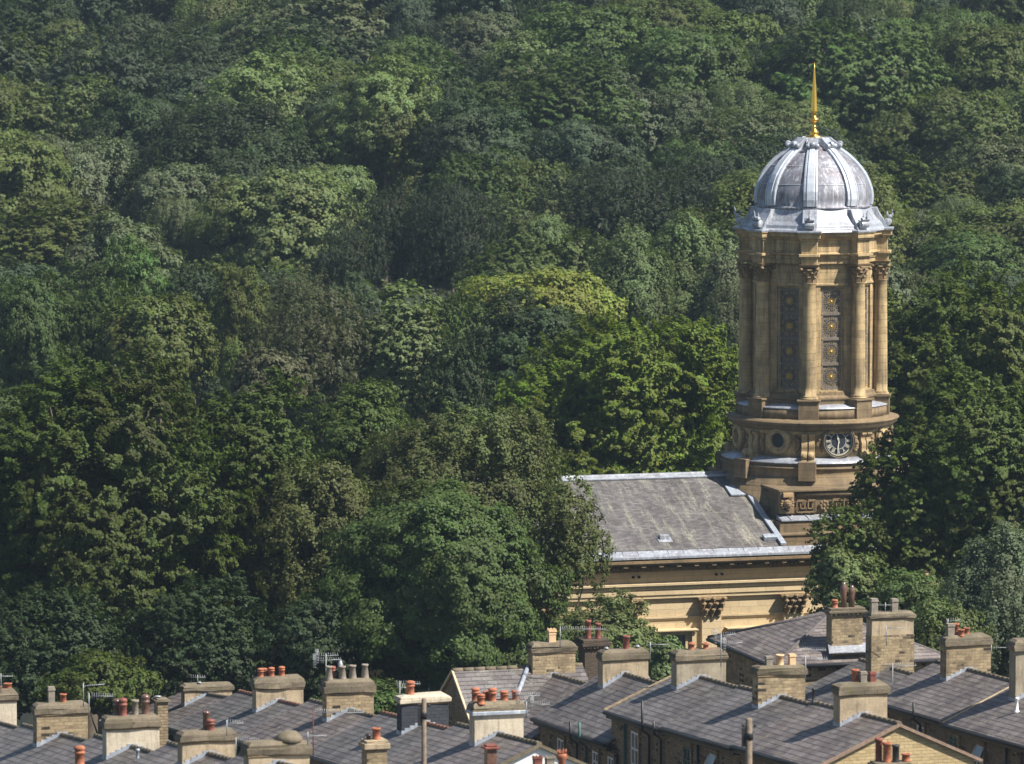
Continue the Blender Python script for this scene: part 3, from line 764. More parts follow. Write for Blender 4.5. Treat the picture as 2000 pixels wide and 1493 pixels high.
m = MB(); m.box(-NL-.12, 12.7, -HN-.12, HN+.12, zc(1204.5), zc(1201)); m.box(-NL-.08, 12.66, -HN-.08, HN+.08, zc(1207), zc(1204.6)); m.build('string_band', M['ashlar'], church)
for k in range(-3, 9):
    xc = -9.1-4.95*k
    if xc < -NL+1: continue
    m = MB(); m.box(xc-.58, xc+.58, -HN-.26, -HN+.1, 1.0, zc(1203)); m.box(xc-.75, xc+.75, -HN-.42, -HN+.1, 0, 1.0)
    pil = m.build('pilaster', M['ashlar'], church, bevel=.015)
    m = MB()
    z0, z1 = zc(1203), zc(1165.4); H = z1-z0
    m.hexa([(xc-.55, -HN-.25, z0), (xc+.55, -HN-.25, z0), (xc+.55, -HN, z0), (xc-.55, -HN, z0)], [(xc-.62, -HN-.34, z1-.12), (xc+.62, -HN-.34, z1-.12), (xc+.62, -HN, z1-.12), (xc-.62, -HN, z1-.12)])
    m.box(xc-.84, xc+.84, -HN-.58, -HN, z1-.12, z1)
    rr = random.Random(k+40)
    for tier, (zz, n, o_) in enumerate(((.02, 3, 0), (.34, 4, .06), (.62, 3, .14))):
        for i in range(n):
            xx = xc+(i-(n-1)/2)*(1.2/n)*(1+.25*tier); L = .36*H
            for q in range(4):
                t_ = q/3; o2 = o_+.09*t_+.22*t_**3
                m.lathe([(0, -.09), (.12, -.05), (.14, 0), (.1, .07), (0, .1)], 7, c=(xx+rr.gauss(0, .02), -HN-.26-o2, z0+zz*H+L*t_), smooth=False)
    for sg in (-1, 1):
        m.tube([(xc+sg*.2, -HN-.3, z1-.5), (xc+sg*.45, -HN-.42, z1-.3), (xc+sg*.7, -HN-.5, z1-.22)], [.07, .09, .13], 7)
    m.build('capital', M['carved'], pil)
    # window bay left of the pilaster
    xw = xc-2.475
    m = MB(); zh = zc(1237)
    m.box(xw-.95, xw+.95, -HN-.02, -HN+.02, zh-5.2, zh); w_ = m.build('window', M['glass'], church)
    m = MB()
    for sx in (-1, 1): m.box(xw+sx*1.13-.18, xw+sx*1.13+.18, -HN-.16, -HN+.05, zh-5.4, zh)
    m.box(xw-1.31, xw+1.31, -HN-.16, -HN+.05, zh, zh+.36)
    m.box(xw-1.5, xw+1.5, -HN-.42, -HN, zc(1231), zc(1228)); m.box(xw-1.62, xw+1.62, -HN-.55, -HN, zc(1228), zc(1225.6)); m.box(xw-1.4, xw+1.4, -HN-.3, -HN-.1, zc(1233), zc(1231))
    for sx in (-1, 1): m.box(xw+sx*1.42-.13, xw+sx*1.42+.13, -HN-.34, -HN, zc(1262), zc(1233))
    m.box(xw-1.5, xw+1.5, -HN-.3, -HN, zh-5.6, zh-5.4)
    m.build('surround', M['ashlar'], w_, bevel=.01)
    m = MB()
    for xx in (-.32, .32): m.box(xw+xx-.03, xw+xx+.03, -HN-.05, -HN, zh-5.2, zh)
    for q in range(1, 6): m.box(xw-.95, xw+.95, -HN-.045, -HN, zh-q*.9-.025, zh-q*.9+.025)
    m.build('glazing_bar', M['green'], w_)
# ------------------------------------------------------------------ terraces
WROW = 15.1
def lathe_pot(kind, r, h):
    """profile of a chimney pot"""
    if kind == 'roll': return [(r*1.12, 0), (r*1.12, .05), (r, .08), (r*.97, h*.62), (r*1.15, h*.64), (r*1.15, h*.7), (r, h*.72), (r, h*.8), (r*1.2, h*.84), (r*1.05, h*.95), (r*.5, h), (0, h*1.01)]
    if kind == 'plain': return [(r*1.1, 0), (r, .06), (r*.96, h*.86), (r*1.15, h*.88), (r*1.15, h), (r*.8, h), (r*.78, h*.8), (0, h*.8)]
    if kind == 'cone': return [(r*1.35, 0), (r*1.25, h*.15), (r*.85, h*.86), (r*1.12, h*.9), (r*1.12, h), (r*.75, h), (r*.7, h*.7), (0, h*.7)]
    if kind == 'short': return [(r*1.5, 0), (r*1.5, .07), (r*.9, .1), (r*.85, h*.7), (r*1.3, h*.74), (r*1.2, h*.88), (r*.5, h), (0, h)]
    if kind == 'cowl': return [(r*.8, 0), (r*.8, h*.6), (r*1.2, h*.62), (r*1.2, h*.75), (r*.5, h), (0, h)]
    if kind == 'bottle': return [(r*.9, 0), (r*.85, h*.5), (r*.95, h*.55), (r*.85, h*.6), (r*1.1, h*.72), (r*.9, h*.86), (r*.6, h*.92), (r*.6, h), (0, h)]
POTMAT = {}
def make_pot(parent, kind, mat, r, h, x, y, z):
    m = MB()
    if kind in ('square', 'crown'):
        w = r
        m.box(-w*1.15, w*1.15, -w*1.15, w*1.15, 0, h*.1); m.box(-w, w, -w, w, h*.1, h*.8); m.box(-w*1.2, w*1.2, -w*1.2, w*1.2, h*.8, h*.88)
        if kind == 'crown':
            m.box(-w*1.12, w*1.12, -w*1.12, w*1.12, h*.62, h*.67)
            for i in (-1, 0, 1):
                for j in (-1, 0, 1):
                    if i or j: m.box(i*w*.85-w*.2, i*w*.85+w*.2, j*w*.85-w*.2, j*w*.85+w*.2, h*.88, h)
        else: m.box(-w*1.05, w*1.05, -w*1.05, w*1.05, h*.88, h)
    elif kind == 'spike':
        m.lathe([(r*.8, 0), (r*.75, h*.3), (r*1.1, h*.45), (r*1.2, h*.6), (r*1.05, h*.72), (r*.7, h*.78), (r*.8, h*.8)], 14)
        for i in range(7):
            a = i*2*math.pi/7; m.tube([(r*.75*math.cos(a), r*.75*math.sin(a), h*.78), (r*1.05*math.cos(a), r*1.05*math.sin(a), h)], [.04, .008], 5)
    else: m.lathe(lathe_pot(kind, r, h), 16)
    return m.build('chimney_pot', M[mat], parent, loc=(x, y, z))

def stack(parent, vm, u0, k, s, rr):
    """vm: v of the house root; s: dict cx top w ..."""
    u = u0+s.get('du', 0)
    v, zt_ = on_plane(u, s['cx'], s['top']); Y = G(u, v)[1]
    w = s['w']*Y/F/.955; d = s.get('d', .78); ct = s.get('cap', 16)*Y/F
    y0 = v-vm; x0 = s.get('du', 0); zr = parent.location.z
    zt_ -= zr; zb = s.get('zb', zt_-3.6)
    m = MB(); body = MB(); tw = rr.gauss(0, .006)
    body.hexa([(x0-w/2, y0, zb), (x0+w/2, y0, zb), (x0+w/2, y0+d, zb), (x0-w/2, y0+d, zb)],
              [(x0-w/2+tw, y0, zt_-ct), (x0+w/2+tw, y0, zt_-ct), (x0+w/2+tw, y0+d, zt_-ct), (x0-w/2+tw, y0+d, zt_-ct)])
    ch = body.build('chimney', M[s['mat']], parent, bevel=.015)
    o = .09
    # cap: an over-sailing course, a rounded flaunching above
    n = 4; secs = []
    for q in range(n+1):
        t_ = q/n; sag = rr.gauss(0, .012)
        secs.append((x0-w/2-o+(w+2*o)*t_, sag))
    zc0 = zt_-ct; zc1 = zt_-ct*.45; r_ = s.get('round', .12)
    for (xa, sa), (xb, sb) in zip(secs, secs[1:]):
        for (ya, yb, za, zb2, ia) in ((-o, d+o, zc0, zc1, 0),):
            m.hexa([(xa, y0+ya, za), (xb, y0+ya, za), (xb, y0+yb, za), (xa, y0+yb, za)], [(xa, y0+ya, zb2+sa), (xb, y0+ya, zb2+sb), (xb, y0+yb, zb2+sb), (xa, y0+yb, zb2+sa)])
    ins = r_
    lo = [(x0-w/2-o+.02, y0-o+.02, zc1), (x0+w/2+o-.02, y0-o+.02, zc1), (x0+w/2+o-.02, y0+d+o-.02, zc1), (x0-w/2-o+.02, y0+d+o-.02, zc1)]
    mi = [(x0-w/2-o+.05, y0-o+.05, zt_-ct*.15), (x0+w/2+o-.05, y0-o+.05, zt_-ct*.15), (x0+w/2+o-.05, y0+d+o-.05, zt_-ct*.15), (x0-w/2-o+.05, y0+d+o-.05, zt_-ct*.15)]
    hi = [(x0-w/2+ins, y0+ins*.6, zt_+.05), (x0+w/2-ins, y0+ins*.6, zt_+.05), (x0+w/2-ins, y0+d-ins*.6, zt_+.05), (x0-w/2+ins, y0+d-ins*.6, zt_+.05)]
    m.hexa(lo, mi); m.hexa(mi, hi)
    m.build('chimney_cap', M[s.get('capmat', 'cap')], ch, bevel=.012, jitter=.018)
    m = MB(); m.box(x0-w/2-.035, x0+w/2+.035, y0-.035, y0+d+.035, zc0-.07, zc0-.002); m.build('cap_course', M['carved'], ch, bevel=.01)
    if s.get('lower'):
        m = MB(); m.box(x0-w/2-.02, x0+w/2+.02, y0-.02, y0+d+.02, zb, zt_-s['lower']); m.build('stone_courses', M['rub'], ch)
    if s.get('lump'):
        m = MB(); m.lathe([(.5, 0), (.42, .18), (.25, .32), (.12, .36)], 14, c=(x0+s['lump'], y0+d/2, zt_)); m.build('flaunching', M['cap'], ch)
    if s.get('band'):
        m = MB(); m.box(x0-w/2-.12, x0+w/2+.12, y0-.12, y0+d+.12, zt_-ct-.05, zt_-ct*.75); m.build('cap_band', M['flash'], ch, bevel=.02)
    # stepped flashing on the face that looks down the slope
    if s.get('flash', 1):
        fm = MB(); st = .22; zrd = s['_zr'](y0)
        i = 0; x = 0
        while x < w/2-.02:
            for sg in (-1, 1):
                zc_ = zrd-x*s['_p']
                xa, xb = x0+sg*x, x0+sg*min(x+st, w/2); fm.box(min(xa, xb), max(xa, xb), y0-.02, y0+.01, zc_-st*s['_p']-.16, zc_+.12)
            x += st
        fm.box(x0-w/2-.015, x0-w/2+.01, y0, y0+d, zrd-w/2*s['_p']-.2, zrd-w/2*s['_p']+.12)
        fm.build('flashing', M['flash'], ch)
    for p in s['pots']:
        dx, ptop, kind, mat = p[:4]; back = p[4] if len(p) > 4 else .5; r = p[5] if len(p) > 5 else .14
        yy = y0+d*back; zp = zat(ptop, Y)-zr
        make_pot(ch, kind, mat, r, max(.12, zp-zt_-.02), x0+dx*Y/F/.955, yy, zt_-.03)
    return ch

def sash(parent, x, y, z0, z1, w=.95, frame='frame', lintel='rub_dark', top_open=False, side=-1):
    """window on the wall x=const that looks towards -x"""
    m = MB(); m.box(x-.01, x+.03, y-w/2, y+w/2, z0, z1); g = m.build('window', M['glass'], parent)
    m = MB(); t_ = .10
    for a, b, c, d in ((y-w/2, y+w/2, z0, z0+t_), (y-w/2, y+w/2, z1-t_, z1), (y-w/2, y-w/2+t_, z0, z1), (y+w/2-t_, y+w/2, z0, z1), (y-w/2, y+w/2, (z0+z1)/2-.04, (z0+z1)/2+.04), (y-.02, y+.02, z0, z1)):
        m.box(x-.06, x-.012, a, b, c, d)
    if top_open:
        fl = MB(); fl.hexa([(x-.35, y-w/2+.05, z1-.62), (x-.32, y-w/2+.05, z1-.62), (x-.32, y+w/2-.05, z1-.62), (x-.35, y+w/2-.05, z1-.62)], [(x-.07, y-w/2+.05, z1-.05), (x-.04, y-w/2+.05, z1-.05), (x-.04, y+w/2-.05, z1-.05), (x-.07, y+w/2-.05, z1-.05)]); fl.build('opened_pane', M['glass'], g)
        for sy in (-1, 1): m.tube([(x-.345, y+sy*(w/2-.06), z1-.62), (x-.06, y+sy*(w/2-.06), z1-.05)], .035, 4)
        m.tube([(x-.345, y-w/2+.06, z1-.62), (x-.345, y+w/2-.06, z1-.62)], .035, 4)
    m.build('frame', M[frame], g)
    m = MB(); m.box(x-.10, x+.02, y-w/2-.18, y+w/2+.18, z1+.002, z1+.24); m.box(x-.14, x+.02, y-w/2-.12, y+w/2+.12, z0-.16, z0-.002)
    for sg in (-1, 1): m.box(x-.085, x+.02, y+sg*(w/2+.07)-.068, y+sg*(w/2+.07)+.068, z0, z1)
    m.build('surround', M[lintel], g)

HOUSES = []
def house(k, far, near, label, stacks, hwL=3.55, hwR=3.5, rise=1.6, gable_near=None, verge_near=None, wall='rub_dark', windows=(), pipes=(), ridge='cap', verge_far=None, roofmat='house_slate', ou=0, roofpipes=()):
    u0 = k*WROW+ou
    vf, zf_ = on_plane(u0, *far); vn, zn_ = on_plane(u0, *near); vm = (vf+vn)/2
    X, Y = G(u0, vm); zg = terr(X, Y)-.3
    rt = empty('terraced_house', (X, Y, zg), PSI, label, 'house', 'stone terraced houses')
    yn, yf = vn-vm, vf-vm; zr0, zr1 = zn_-zg, zf_-zg
    HOUSES.append((label, vn, vf, zr0, zr1))
    zr = lambda y: zr0+(zr1-zr0)*(y-yn)/(yf-yn)
    p = rise/hwL
    m = MB(); g = .14
    sec = lambda y: [(-hwL+.3, y, -1.5), (hwR-.3, y, -1.5), (hwR-.3, y, zr(y)-p*(hwR-.3)-g), (0, y, zr(y)-g), (-hwL+.3, y, zr(y)-p*(hwL-.3)-g)]
    A, B = sec(yn), sec(yf)
    m.add(A+B, [(0, 4, 9, 5), (5, 6, 1, 0), (1, 6, 7, 2), (9, 8, 7, 6, 5)]); 
    m.build('wall', M[wall], rt)
    m = MB(); m.add([(a, b-(.012), c) for a, b, c in A], [(0, 1, 2, 3, 4)]); m.build('gable_wall', M[gable_near or wall], rt)
    # roof: two sloping slabs; courses run along the eave
    m = MB(); e = .09; ed = Vector((0, yf-yn, zr1-zr0)).normalized()
    ov = .12 if gable_near else 0.03
    for sg, hw in ((-1, hwL), (1, hwR)):
        def R(x, y, dz): return (sg*x, y, zr(y)-p*x-dz)
        a, b, c, d = R(0, yn-ov, 0), R(hw, yn-ov, 0), R(hw, yf+.02, 0), R(0, yf+.02, 0)
        a2, b2, c2, d2 = R(0, yn-ov, e), R(hw, yn-ov, e), R(hw, yf+.02, e), R(0, yf+.02, e)
        if sg < 0: m.hexa([b2, a2, d2, c2], [b, a, d, c], ed)
        else: m.hexa([a2, b2, c2, d2], [a, b, c, d], ed)
    rf = m.build('roof', M[roofmat], rt)
    m = MB(); L = yf-yn; nseg = max(3, int(L/.55)); rr = random.Random(int(vn*100))
    for i in range(nseg):
        ya = yn-ov+(L+ov)*i/nseg; yb = yn-ov+(L+ov)*(i+1)/nseg-.012; q = .112+rr.uniform(-.003, .005)
        m.tube([(0, ya, zr(ya)-.015), (0, yb, zr(yb)-.015)], q, 8)
    m.build('ridge_tile', M[ridge], rf)
    if verge_near:
        m = MB()
        for sg, hw in ((-1, hwL), (1, hwR)):
            a = Vector((0, yn-ov, zr(yn)+.0)); b = Vector((sg*hw, yn-ov, zr(yn)-p*hw)); d = b-a
            m.obox((a+b)/2+Vector((0, .02, -.05)), d, (0, 1, 0), d.cross(Vector((0, 1, 0))), d.length/2, .06, .06)
        m.build('verge', M[verge_near], rf)
    # raised edge where the next house steps down
    m = MB()
    a = Vector((0, yf, zr(yf))); b = Vector((-hwL, yf, zr(yf)-p*hwL)); d = b-a
    m.obox((a+b)/2, d, (0, 1, 0), d.cross(Vector((0, 1, 0))), d.length/2, .09 if verge_far else .05, .05 if verge_far else .02)
    m.build('verge_mortar', M[verge_far or 'seam'], rf, jitter=.01)
    # gutter and pipes
    m = MB(); za, zb = zr(yn)-p*hwL, zr(yf)-p*hwL
    m.tube([(-hwL-.05, yn, za-.10), (-hwL-.05, yf, zb-.10)], .085, 8); m.build('gutter', M['gutter'], rt)
    m = MB()
    m.hexa([(-hwL+.04, yn, za-.34), (-hwL+.3, yn, za-.34), (-hwL+.3, yf, zb-.34), (-hwL+.04, yf, zb-.34)], [(-hwL+.04, yn, za-.12), (-hwL+.3, yn, za-.12), (-hwL+.3, yf, zb-.12), (-hwL+.04, yf, zb-.12)])
    m.build('fascia', M['gutter'], rt)
    xw = -hwL+.3
    for (px_, y0_, y1_, *o_) in windows:
        v1, z1 = on_plane(u0+xw, px_, y0_); v2, z2 = on_plane(u0+xw, px_, y1_); ex = max(0, (z1-zg)-(zr(v1-vm)-rise-.62)); z1 -= ex; z2 -= ex
        o_ = o_[0] if o_ else {}
        sash(rt, xw, v1-vm, z2-zg, z1-zg, **o_)
    for (px_, up, mat) in pipes:
        v1, z1 = on_plane(u0+xw-.12, px_, 1400); y = v1-vm; y = max(yn+.1, min(yf-.1, y)); ze = zr(y)-p*hwL
        m = MB(); pts = [(xw-.12, y, 0.2), (xw-.12, y, ze-.55), (-hwL-.14, y, ze-.3), (-hwL-.14, y, ze+up)] if up > 0 else [(xw-.1, y, .2), (xw-.1, y, ze-.2)]
        m.tube(pts, .06, 8); m.build('soil_pipe' if up > 0 else 'downpipe', M[mat], rt)
    for (px_, py_, h, mat) in roofpipes:     # little vents on the left slope: find the slope point on the sight line
        best = None
        for xx in np.linspace(.1, hwL-.1, 40):
            v1, z1 = on_plane(u0-xx, px_, py_); e_ = abs((z1-zg)-(zr(v1-vm)-p*xx))
            if best is None or e_ < best[0]: best = (e_, -xx, v1-vm)
        _, xx, yy = best; zz = zr(yy)+p*xx
        m = MB(); m.lathe([(.13, -.05), (.13, .05), (.07, .09), (.06, h), (.085, h+.02), (.085, h+.1), (0, h+.1)], 10, c=(xx, yy, zz)); m.build('vent_pipe', M[mat], rf)
    for s in stacks:
        s['_zr'] = zr; s['_p'] = p
        stack(rt, vm, u0, k, s, random.Random(int(s['cx'])))
    return rt

T, RC, GC = 'terracotta', 'redclay', 'greyclay'
# row A (right of centre)
house(0, (1590, 1372), (1755, 1413), 'nearest house at right with a cleaned golden stone gable and a tan rendered chimney',
      [dict(cx=1687, top=1338, w=95, mat='rend_tan', cap=19, pots=[(5, 1312, 'square', 'greyclay', .5, .13), (-7, 1309, 'plain', T, .8), (24, 1314, 'square', 'redclay', .5, .12)], round=.16)],
      gable_near='gable_stone', verge_near='edge', windows=[(1497, 1485, 1530)], pipes=[(1520, 0, 'gutter')], roofpipes=[(1589, 1372, .55, 'gutter')])
house(0, (1445, 1341), (1590, 1377), 'terraced house with a buff coursed stone chimney carrying three pale pots, behind the golden gable',
      [dict(cx=1527, top=1303, w=94, mat='rub', cap=15, pots=[(-20, 1281, 'square', GC), (2, 1279, 'plain', 'buff', .5, .16), (26, 1279, 'square', 'buff', .5, .13)])],
      windows=[(1395, 1458, 1500, dict(top_open=True)), (1345, 1446, 1500, dict(frame='green'))], pipes=[(1362, 0, 'gutter')])
house(0, (1330, 1312), (1445, 1344), 'terraced house whose wide grey rendered chimney has short red pots, before the church',
      [dict(cx=1370, top=1274, w=98, mat='rend_grey', cap=16, pots=[(-14, 1254, 'short', T), (14, 1256, 'short', T, .5), (30, 1270, 'short', T)])],
      windows=[(1242, 1422, 1490, dict(w=1.15))], pipes=[(1268, 1.0, 'gutter'), (1291, .3, 'gutter'), (1219, 0, 'green')], verge_far='rub')
house(0, (1188, 1306), (1338, 1352), 'lower terraced house with a tan rendered chimney bearing one dark red pot',
      [dict(cx=1222, top=1272, w=90, mat='rend_tan', cap=17, pots=[(6, 1242, 'plain', RC, .5, .16), (-34, 1262, 'cowl', 'alu', .4, .1), (28, 1261, 'cowl', 'alu', .5, .1)])],
      rise=2.15, hwL=3.7, windows=[(1165, 1432, 1474), (1195, 1440, 1510), (1097, 1415, 1470, dict(w=1.1))], pipes=[(1127, .5, 'gutter'), (1145, .6, 'green')])
house(0, (1032, 1304), (1190, 1348), 'farthest house of its row with a single pale crown-topped pot on its stone chimney',
      [dict(cx=1082, top=1258, w=84, mat='rub', cap=16, pots=[(0, 1228, 'crown', 'buff', .5, .17)])],
      rise=2.1, hwL=3.8, windows=[(1048, 1438, 1470)])
# row B (left of centre)
house(-1, (893, 1414), (1052, 1453), 'house with a white painted gable and a pale rendered chimney crowded with red pots',
      [dict(cx=975, top=1374, w=96, mat='rend_cream', cap=20, band=1, pots=[(-37, 1344, 'roll', T, .9, .15), (-35, 1352, 'roll', T, .1, .15), (-17, 1351, 'roll', T, .8, .13), (-9, 1343, 'roll', T, .4, .15), (15, 1350, 'roll', T, .5, .15), (38, 1350, 'roll', T, .5, .15)])],
      gable_near='white', verge_near='cap')
house(-1, (747, 1392), (893, 1428), 'terraced house with a chimney of dark grey painted stone and a single red pot',
      [dict(cx=830, top=1360, w=92, mat='paint_black', cap=13, capmat='rend_cream', pots=[(-24, 1329, 'roll', T, .5, .17)], round=.2)], ridge='tile')
house(-1, (606, 1367), (747, 1404), 'terraced house with a yellow coursed stone chimney carrying a row of grey tapering pots',
      [dict(cx=684, top=1330, w=92, mat='rub', cap=24, pots=[(-37, 1300, 'cone', GC, .5, .14), (-26, 1302, 'roll', 'redclay', .9, .12), (-11, 1301, 'cone', GC, .5, .14), (-12, 1291, 'cowl', 'alu', .8, .1), (9, 1300, 'cone', GC, .5, .14), (33, 1299, 'cone', GC, .5, .14)], round=.16)])
house(-1, (467, 1350), (606, 1383), 'terraced house with a smooth tan chimney carrying a line of orange domed pots',
      [dict(cx=546, top=1325, w=92, mat='rend_tan', cap=20, pots=[(-33, 1304, 'roll', T, .5, .14), (-23, 1306, 'roll', T, .9, .13), (-12, 1303, 'roll', T, .5, .14), (8, 1302, 'roll', T, .5, .14)])], ridge='tile')
house(-1, (328, 1344), (467, 1366), 'terraced house with a broad low pale chimney without tall pots, under the dark trees',
      [dict(cx=407, top=1339, w=92, mat='rend_tan', cap=10, pots=[(-14, 1331, 'cowl', 'alu', .5, .1)])], verge_far='white')
# row D (bottom left)
house(-2, (472, 1472), (625, 1512), 'bottom terraced house with a humped chimney cap and one small white flue',
      [dict(cx=545, top=1452, w=118, mat='rend_tan', cap=22, lump=.45, pots=[(20, 1431, 'cowl', 'white', .5, .1)])])
house(-2, (330, 1452), (472, 1490), 'bottom house whose wide tan chimney has a dark slim pot behind a red one',
      [dict(cx=408, top=1432, w=104, mat='rend_tan', cap=16, pots=[(6, 1404, 'roll', RC, .3, .14), (2, 1392, 'plain', 'brownclay', .8, .12)])])
house(-2, (187, 1437), (330, 1480), 'bottom terraced house with a pale cream chimney carrying brown pots with red mushroom tops',
      [dict(cx=259, top=1402, w=102, mat='rend_cream', cap=20, pots=[(-24, 1366, 'roll', 'brownclay', .8, .14), (-16, 1362, 'roll', RC, .3, .15), (9, 1368, 'plain', 'greyclay', .5, .13), (29, 1358, 'roll', 'brownclay', .5, .15)])], roofpipes=[(269, 1493, .5, 'flash')])
house(-2, (45, 1416), (187, 1452), 'bottom house whose coursed stone chimney has one tall square and one red pot',
      [dict(cx=121, top=1377, w=98, mat='rub', cap=18, pots=[(-17, 1341, 'square', GC, .5, .13), (6, 1356, 'plain', T, .5, .13)])])
house(-2, (-100, 1384), (45, 1425), 'house cut by the left edge with a pale chimney and two squat red pots',
      [dict(cx=-18, top=1352, w=98, mat='rend_cream', cap=18, pots=[(16, 1341, 'plain', T, .3, .16), (36, 1337, 'plain', T, .6, .17)])])
# row C (far right)
house(1, (1985, 1335), (2160, 1378), 'rightmost house whose roof has a pale mortared edge and a thin white flue',
      [dict(cx=2030, top=1252, w=95, mat='rend_grey', cap=18, pots=[])], verge_far='mortar', rise=1.65,
      windows=[(1917, 1412, 1476, dict(top_open=True))], pipes=[(1965, 0, 'gutter'), (1995, 0, 'rust')], roofpipes=[(1986, 1390, .55, 'white')])
house(1, (1830, 1292), (1985, 1332), 'terraced house at right with a stone chimney under a rounded grey cap',
      [dict(cx=1892, top=1243, w=90, mat='rub', cap=18, pots=[(-31, 1217, 'square', GC, .5, .16), (-17, 1218, 'plain', T, .7, .14), (-13, 1228, 'plain', T, .2, .15), (3, 1227, 'plain', T, .6, .14)], round=.22)],
      windows=[(1866, 1430, 1452, dict(frame='green', w=1.1)), (1800, 1413, 1440)], pipes=[(1797, .5, 'gutter')])
house(1, (1680, 1288), (1830, 1330), 'terraced house with the tallest chimney, half rendered and half rough stone, beside the hipped building',
      [dict(cx=1744, top=1198, w=84, mat='rend_tan', cap=10, zb=6.2, lower=1.05, pots=[(-35, 1167, 'square', GC, .3, .16), (6, 1169, 'square', GC, .3, .15)], flash=1)],
      windows=[(1765, 1404, 1420)])

# ---- cross wing at the end of row A
def block_house(name_label, uL, uR, v0, v1, z_e, z_r, mat, hip=False, ridge_along='u', group=None, roofm='house_slate', ov=.35, wallm2=None):
    uc, vc = (uL+uR)/2, (v0+v1)/2; X, Y = G(uc, vc); zg = terr(X, Y)-.3
    rt = empty('stone_house', (X, Y, zg), PSI, name_label, 'house')
    a, b = (uR-uL)/2, (v1-v0)/2; ze, zr = z_e-zg, z_r-zg
    m = MB()
    if hip:
        m.box(-a, a, -b, b, -1.5, ze-.1); m.build('wall', M[mat], rt)
        m = MB(); A, B = a+ov, b+ov; h = min(A, B)
        rl = A-h if A > B else 0; rw = B-h if B > A else 0
        e = .09
        P = [(-A, -B, ze), (A, -B, ze), (A, B, ze), (-A, B, ze), (-rl, -rw, zr), (rl, rw, zr)]
        if A >= B: fs = [((0, 1, 5, 4), (1, 0, 0)), ((1, 2, 5), (0, 1, 0)), ((2, 3, 4, 5), (1, 0, 0)), ((3, 0, 4), (0, 1, 0))]
        else: fs = [((0, 1, 4), (1, 0, 0)), ((1, 2, 5, 4), (0, 1, 0)), ((2, 3, 5), (1, 0, 0)), ((3, 0, 4, 5), (0, 1, 0))]
        for f, tx in fs: m.add([P[i] for i in f], [tuple(range(len(f)))], tx)
        m.hexa([(-A, -B, ze-e), (A, -B, ze-e), (A, B, ze-e), (-A, B, ze-e)], [(-A, -B, ze-.003), (A, -B, ze-.003), (A, B, ze-.003), (-A, B, ze-.003)])
        rf = m.build('roof', M[roofm], rt)
        m = MB()
        for i, j in ((0, 4), (3, 4), (1, 5), (2, 5), (4, 5)):
            if (Vector(P[i])-Vector(P[j])).length > .1: m.tube([P[i], P[j]], .10, 8)
        m.build('ridge_tile', M['seam'], rf)
        m = MB(); m.tube([(-A-.05, -B-.05, ze-.1), (A+.05, -B-.05, ze-.1)], .09, 8); m.tube([(-A-.05, -B-.05, ze-.1), (-A-.05, B, ze-.1)], .09, 8); m.build('gutter', M['gutter'], rt)
        m = MB(); 
        for i in range(int(2*a/.9)): m.box(-a+.3+i*.9, -a+.45+i*.9, -b-.28, -b, ze-.35, ze-.12)
        m.build('gutter_bracket', M['gutter'], rt)
    else:
        sec = lambda x: [(x, -b, -1.5), (x, b, -1.5), (x, b, ze-.1), (x, 0, zr-.12), (x, -b, ze-.1)]
        A_, B_ = sec(-a), sec(a); m.add(A_+B_, [(4, 3, 2, 1, 0), (5, 6, 7, 8, 9), (0, 5, 9, 4), (1, 2, 7, 6)]); m.build('wall', M[mat], rt)
        m = MB(); p = (zr-ze)/b; e = .09
        for sg in (-1, 1):
            q = [(-a-.1, sg*(b+.25), ze-p*.25), (a+.1, sg*(b+.25), ze-p*.25), (a+.1, 0, zr), (-a-.1, 0, zr)]
            lo = [(x, y, z-e) for x, y, z in q]
            if sg < 0: m.hexa(lo, q, (1, 0, 0))
            else: m.hexa(lo[::-1], q[::-1], (1, 0, 0))
        rf = m.build('roof', M[roofm], rt)
        m = MB(); n = int(2*a/.5)
        for i in range(n): m.tube([(-a-.1+(2*a+.2)*i/n, 0, zr-.02), (-a-.1+(2*a+.2)*(i+1)/n-.02, 0, zr-.02)], .12, 8)
        m.build('ridge_tile', M['cap'], rf)
        m = MB()
        for x in (-a-.1,):
            for sg in (-1, 1):
                p0, p1 = Vector((x, 0, zr-.05)), Vector((x, sg*(b+.25), ze-p*.25-.05)); d = p1-p0; m.obox((p0+p1)/2, d, (1, 0, 0), d.cross(Vector((1, 0, 0))), d.length/2, .05, .07)
        m.build('verge', M['mortar'], rf)
        m = MB(); m.tube([(-a-.05, -b-.3, ze-p*.25-.1), (a, -b-.3, ze-p*.25-.1)], .08, 8); m.build('gutter', M['gutter'], rt)
    return rt
def at_uv(px, py, u=None, v=None):
    if u is not None: return on_plane(u, px, py)
vW, zW = on_plane(-1.2, 1030, 1303)
# find u of the wing's left gable on the same v
def u_on_v(v, px):
    lo, hi = -60, 60
    for _ in range(50):
        m_ = (lo+hi)/2; X, Y = G(m_, v)
        if X > pt(px, 1300, Y).x: hi = m_
        else: lo = m_
    return lo
uWl = u_on_v(vW, 887)
wing = block_house('slate-roofed wing with its ridge lying crosswise and a dark stone gable, beneath the sycamore', uWl, 1.5, vW-3.6, vW+3.6, zW-2.2, zW, 'rub_dark')
m = MB(); vv = -3.5
us_ = u_on_v(vW, 1030)-(uWl+1.5)/2
m.tube([(us_, -.1, zW-wing.location.z+.02), (us_-2.1, -3.6, zW-2.2-wing.location.z+.02)], .11, 8); m.build('valley_lead', M['flash'], wing)
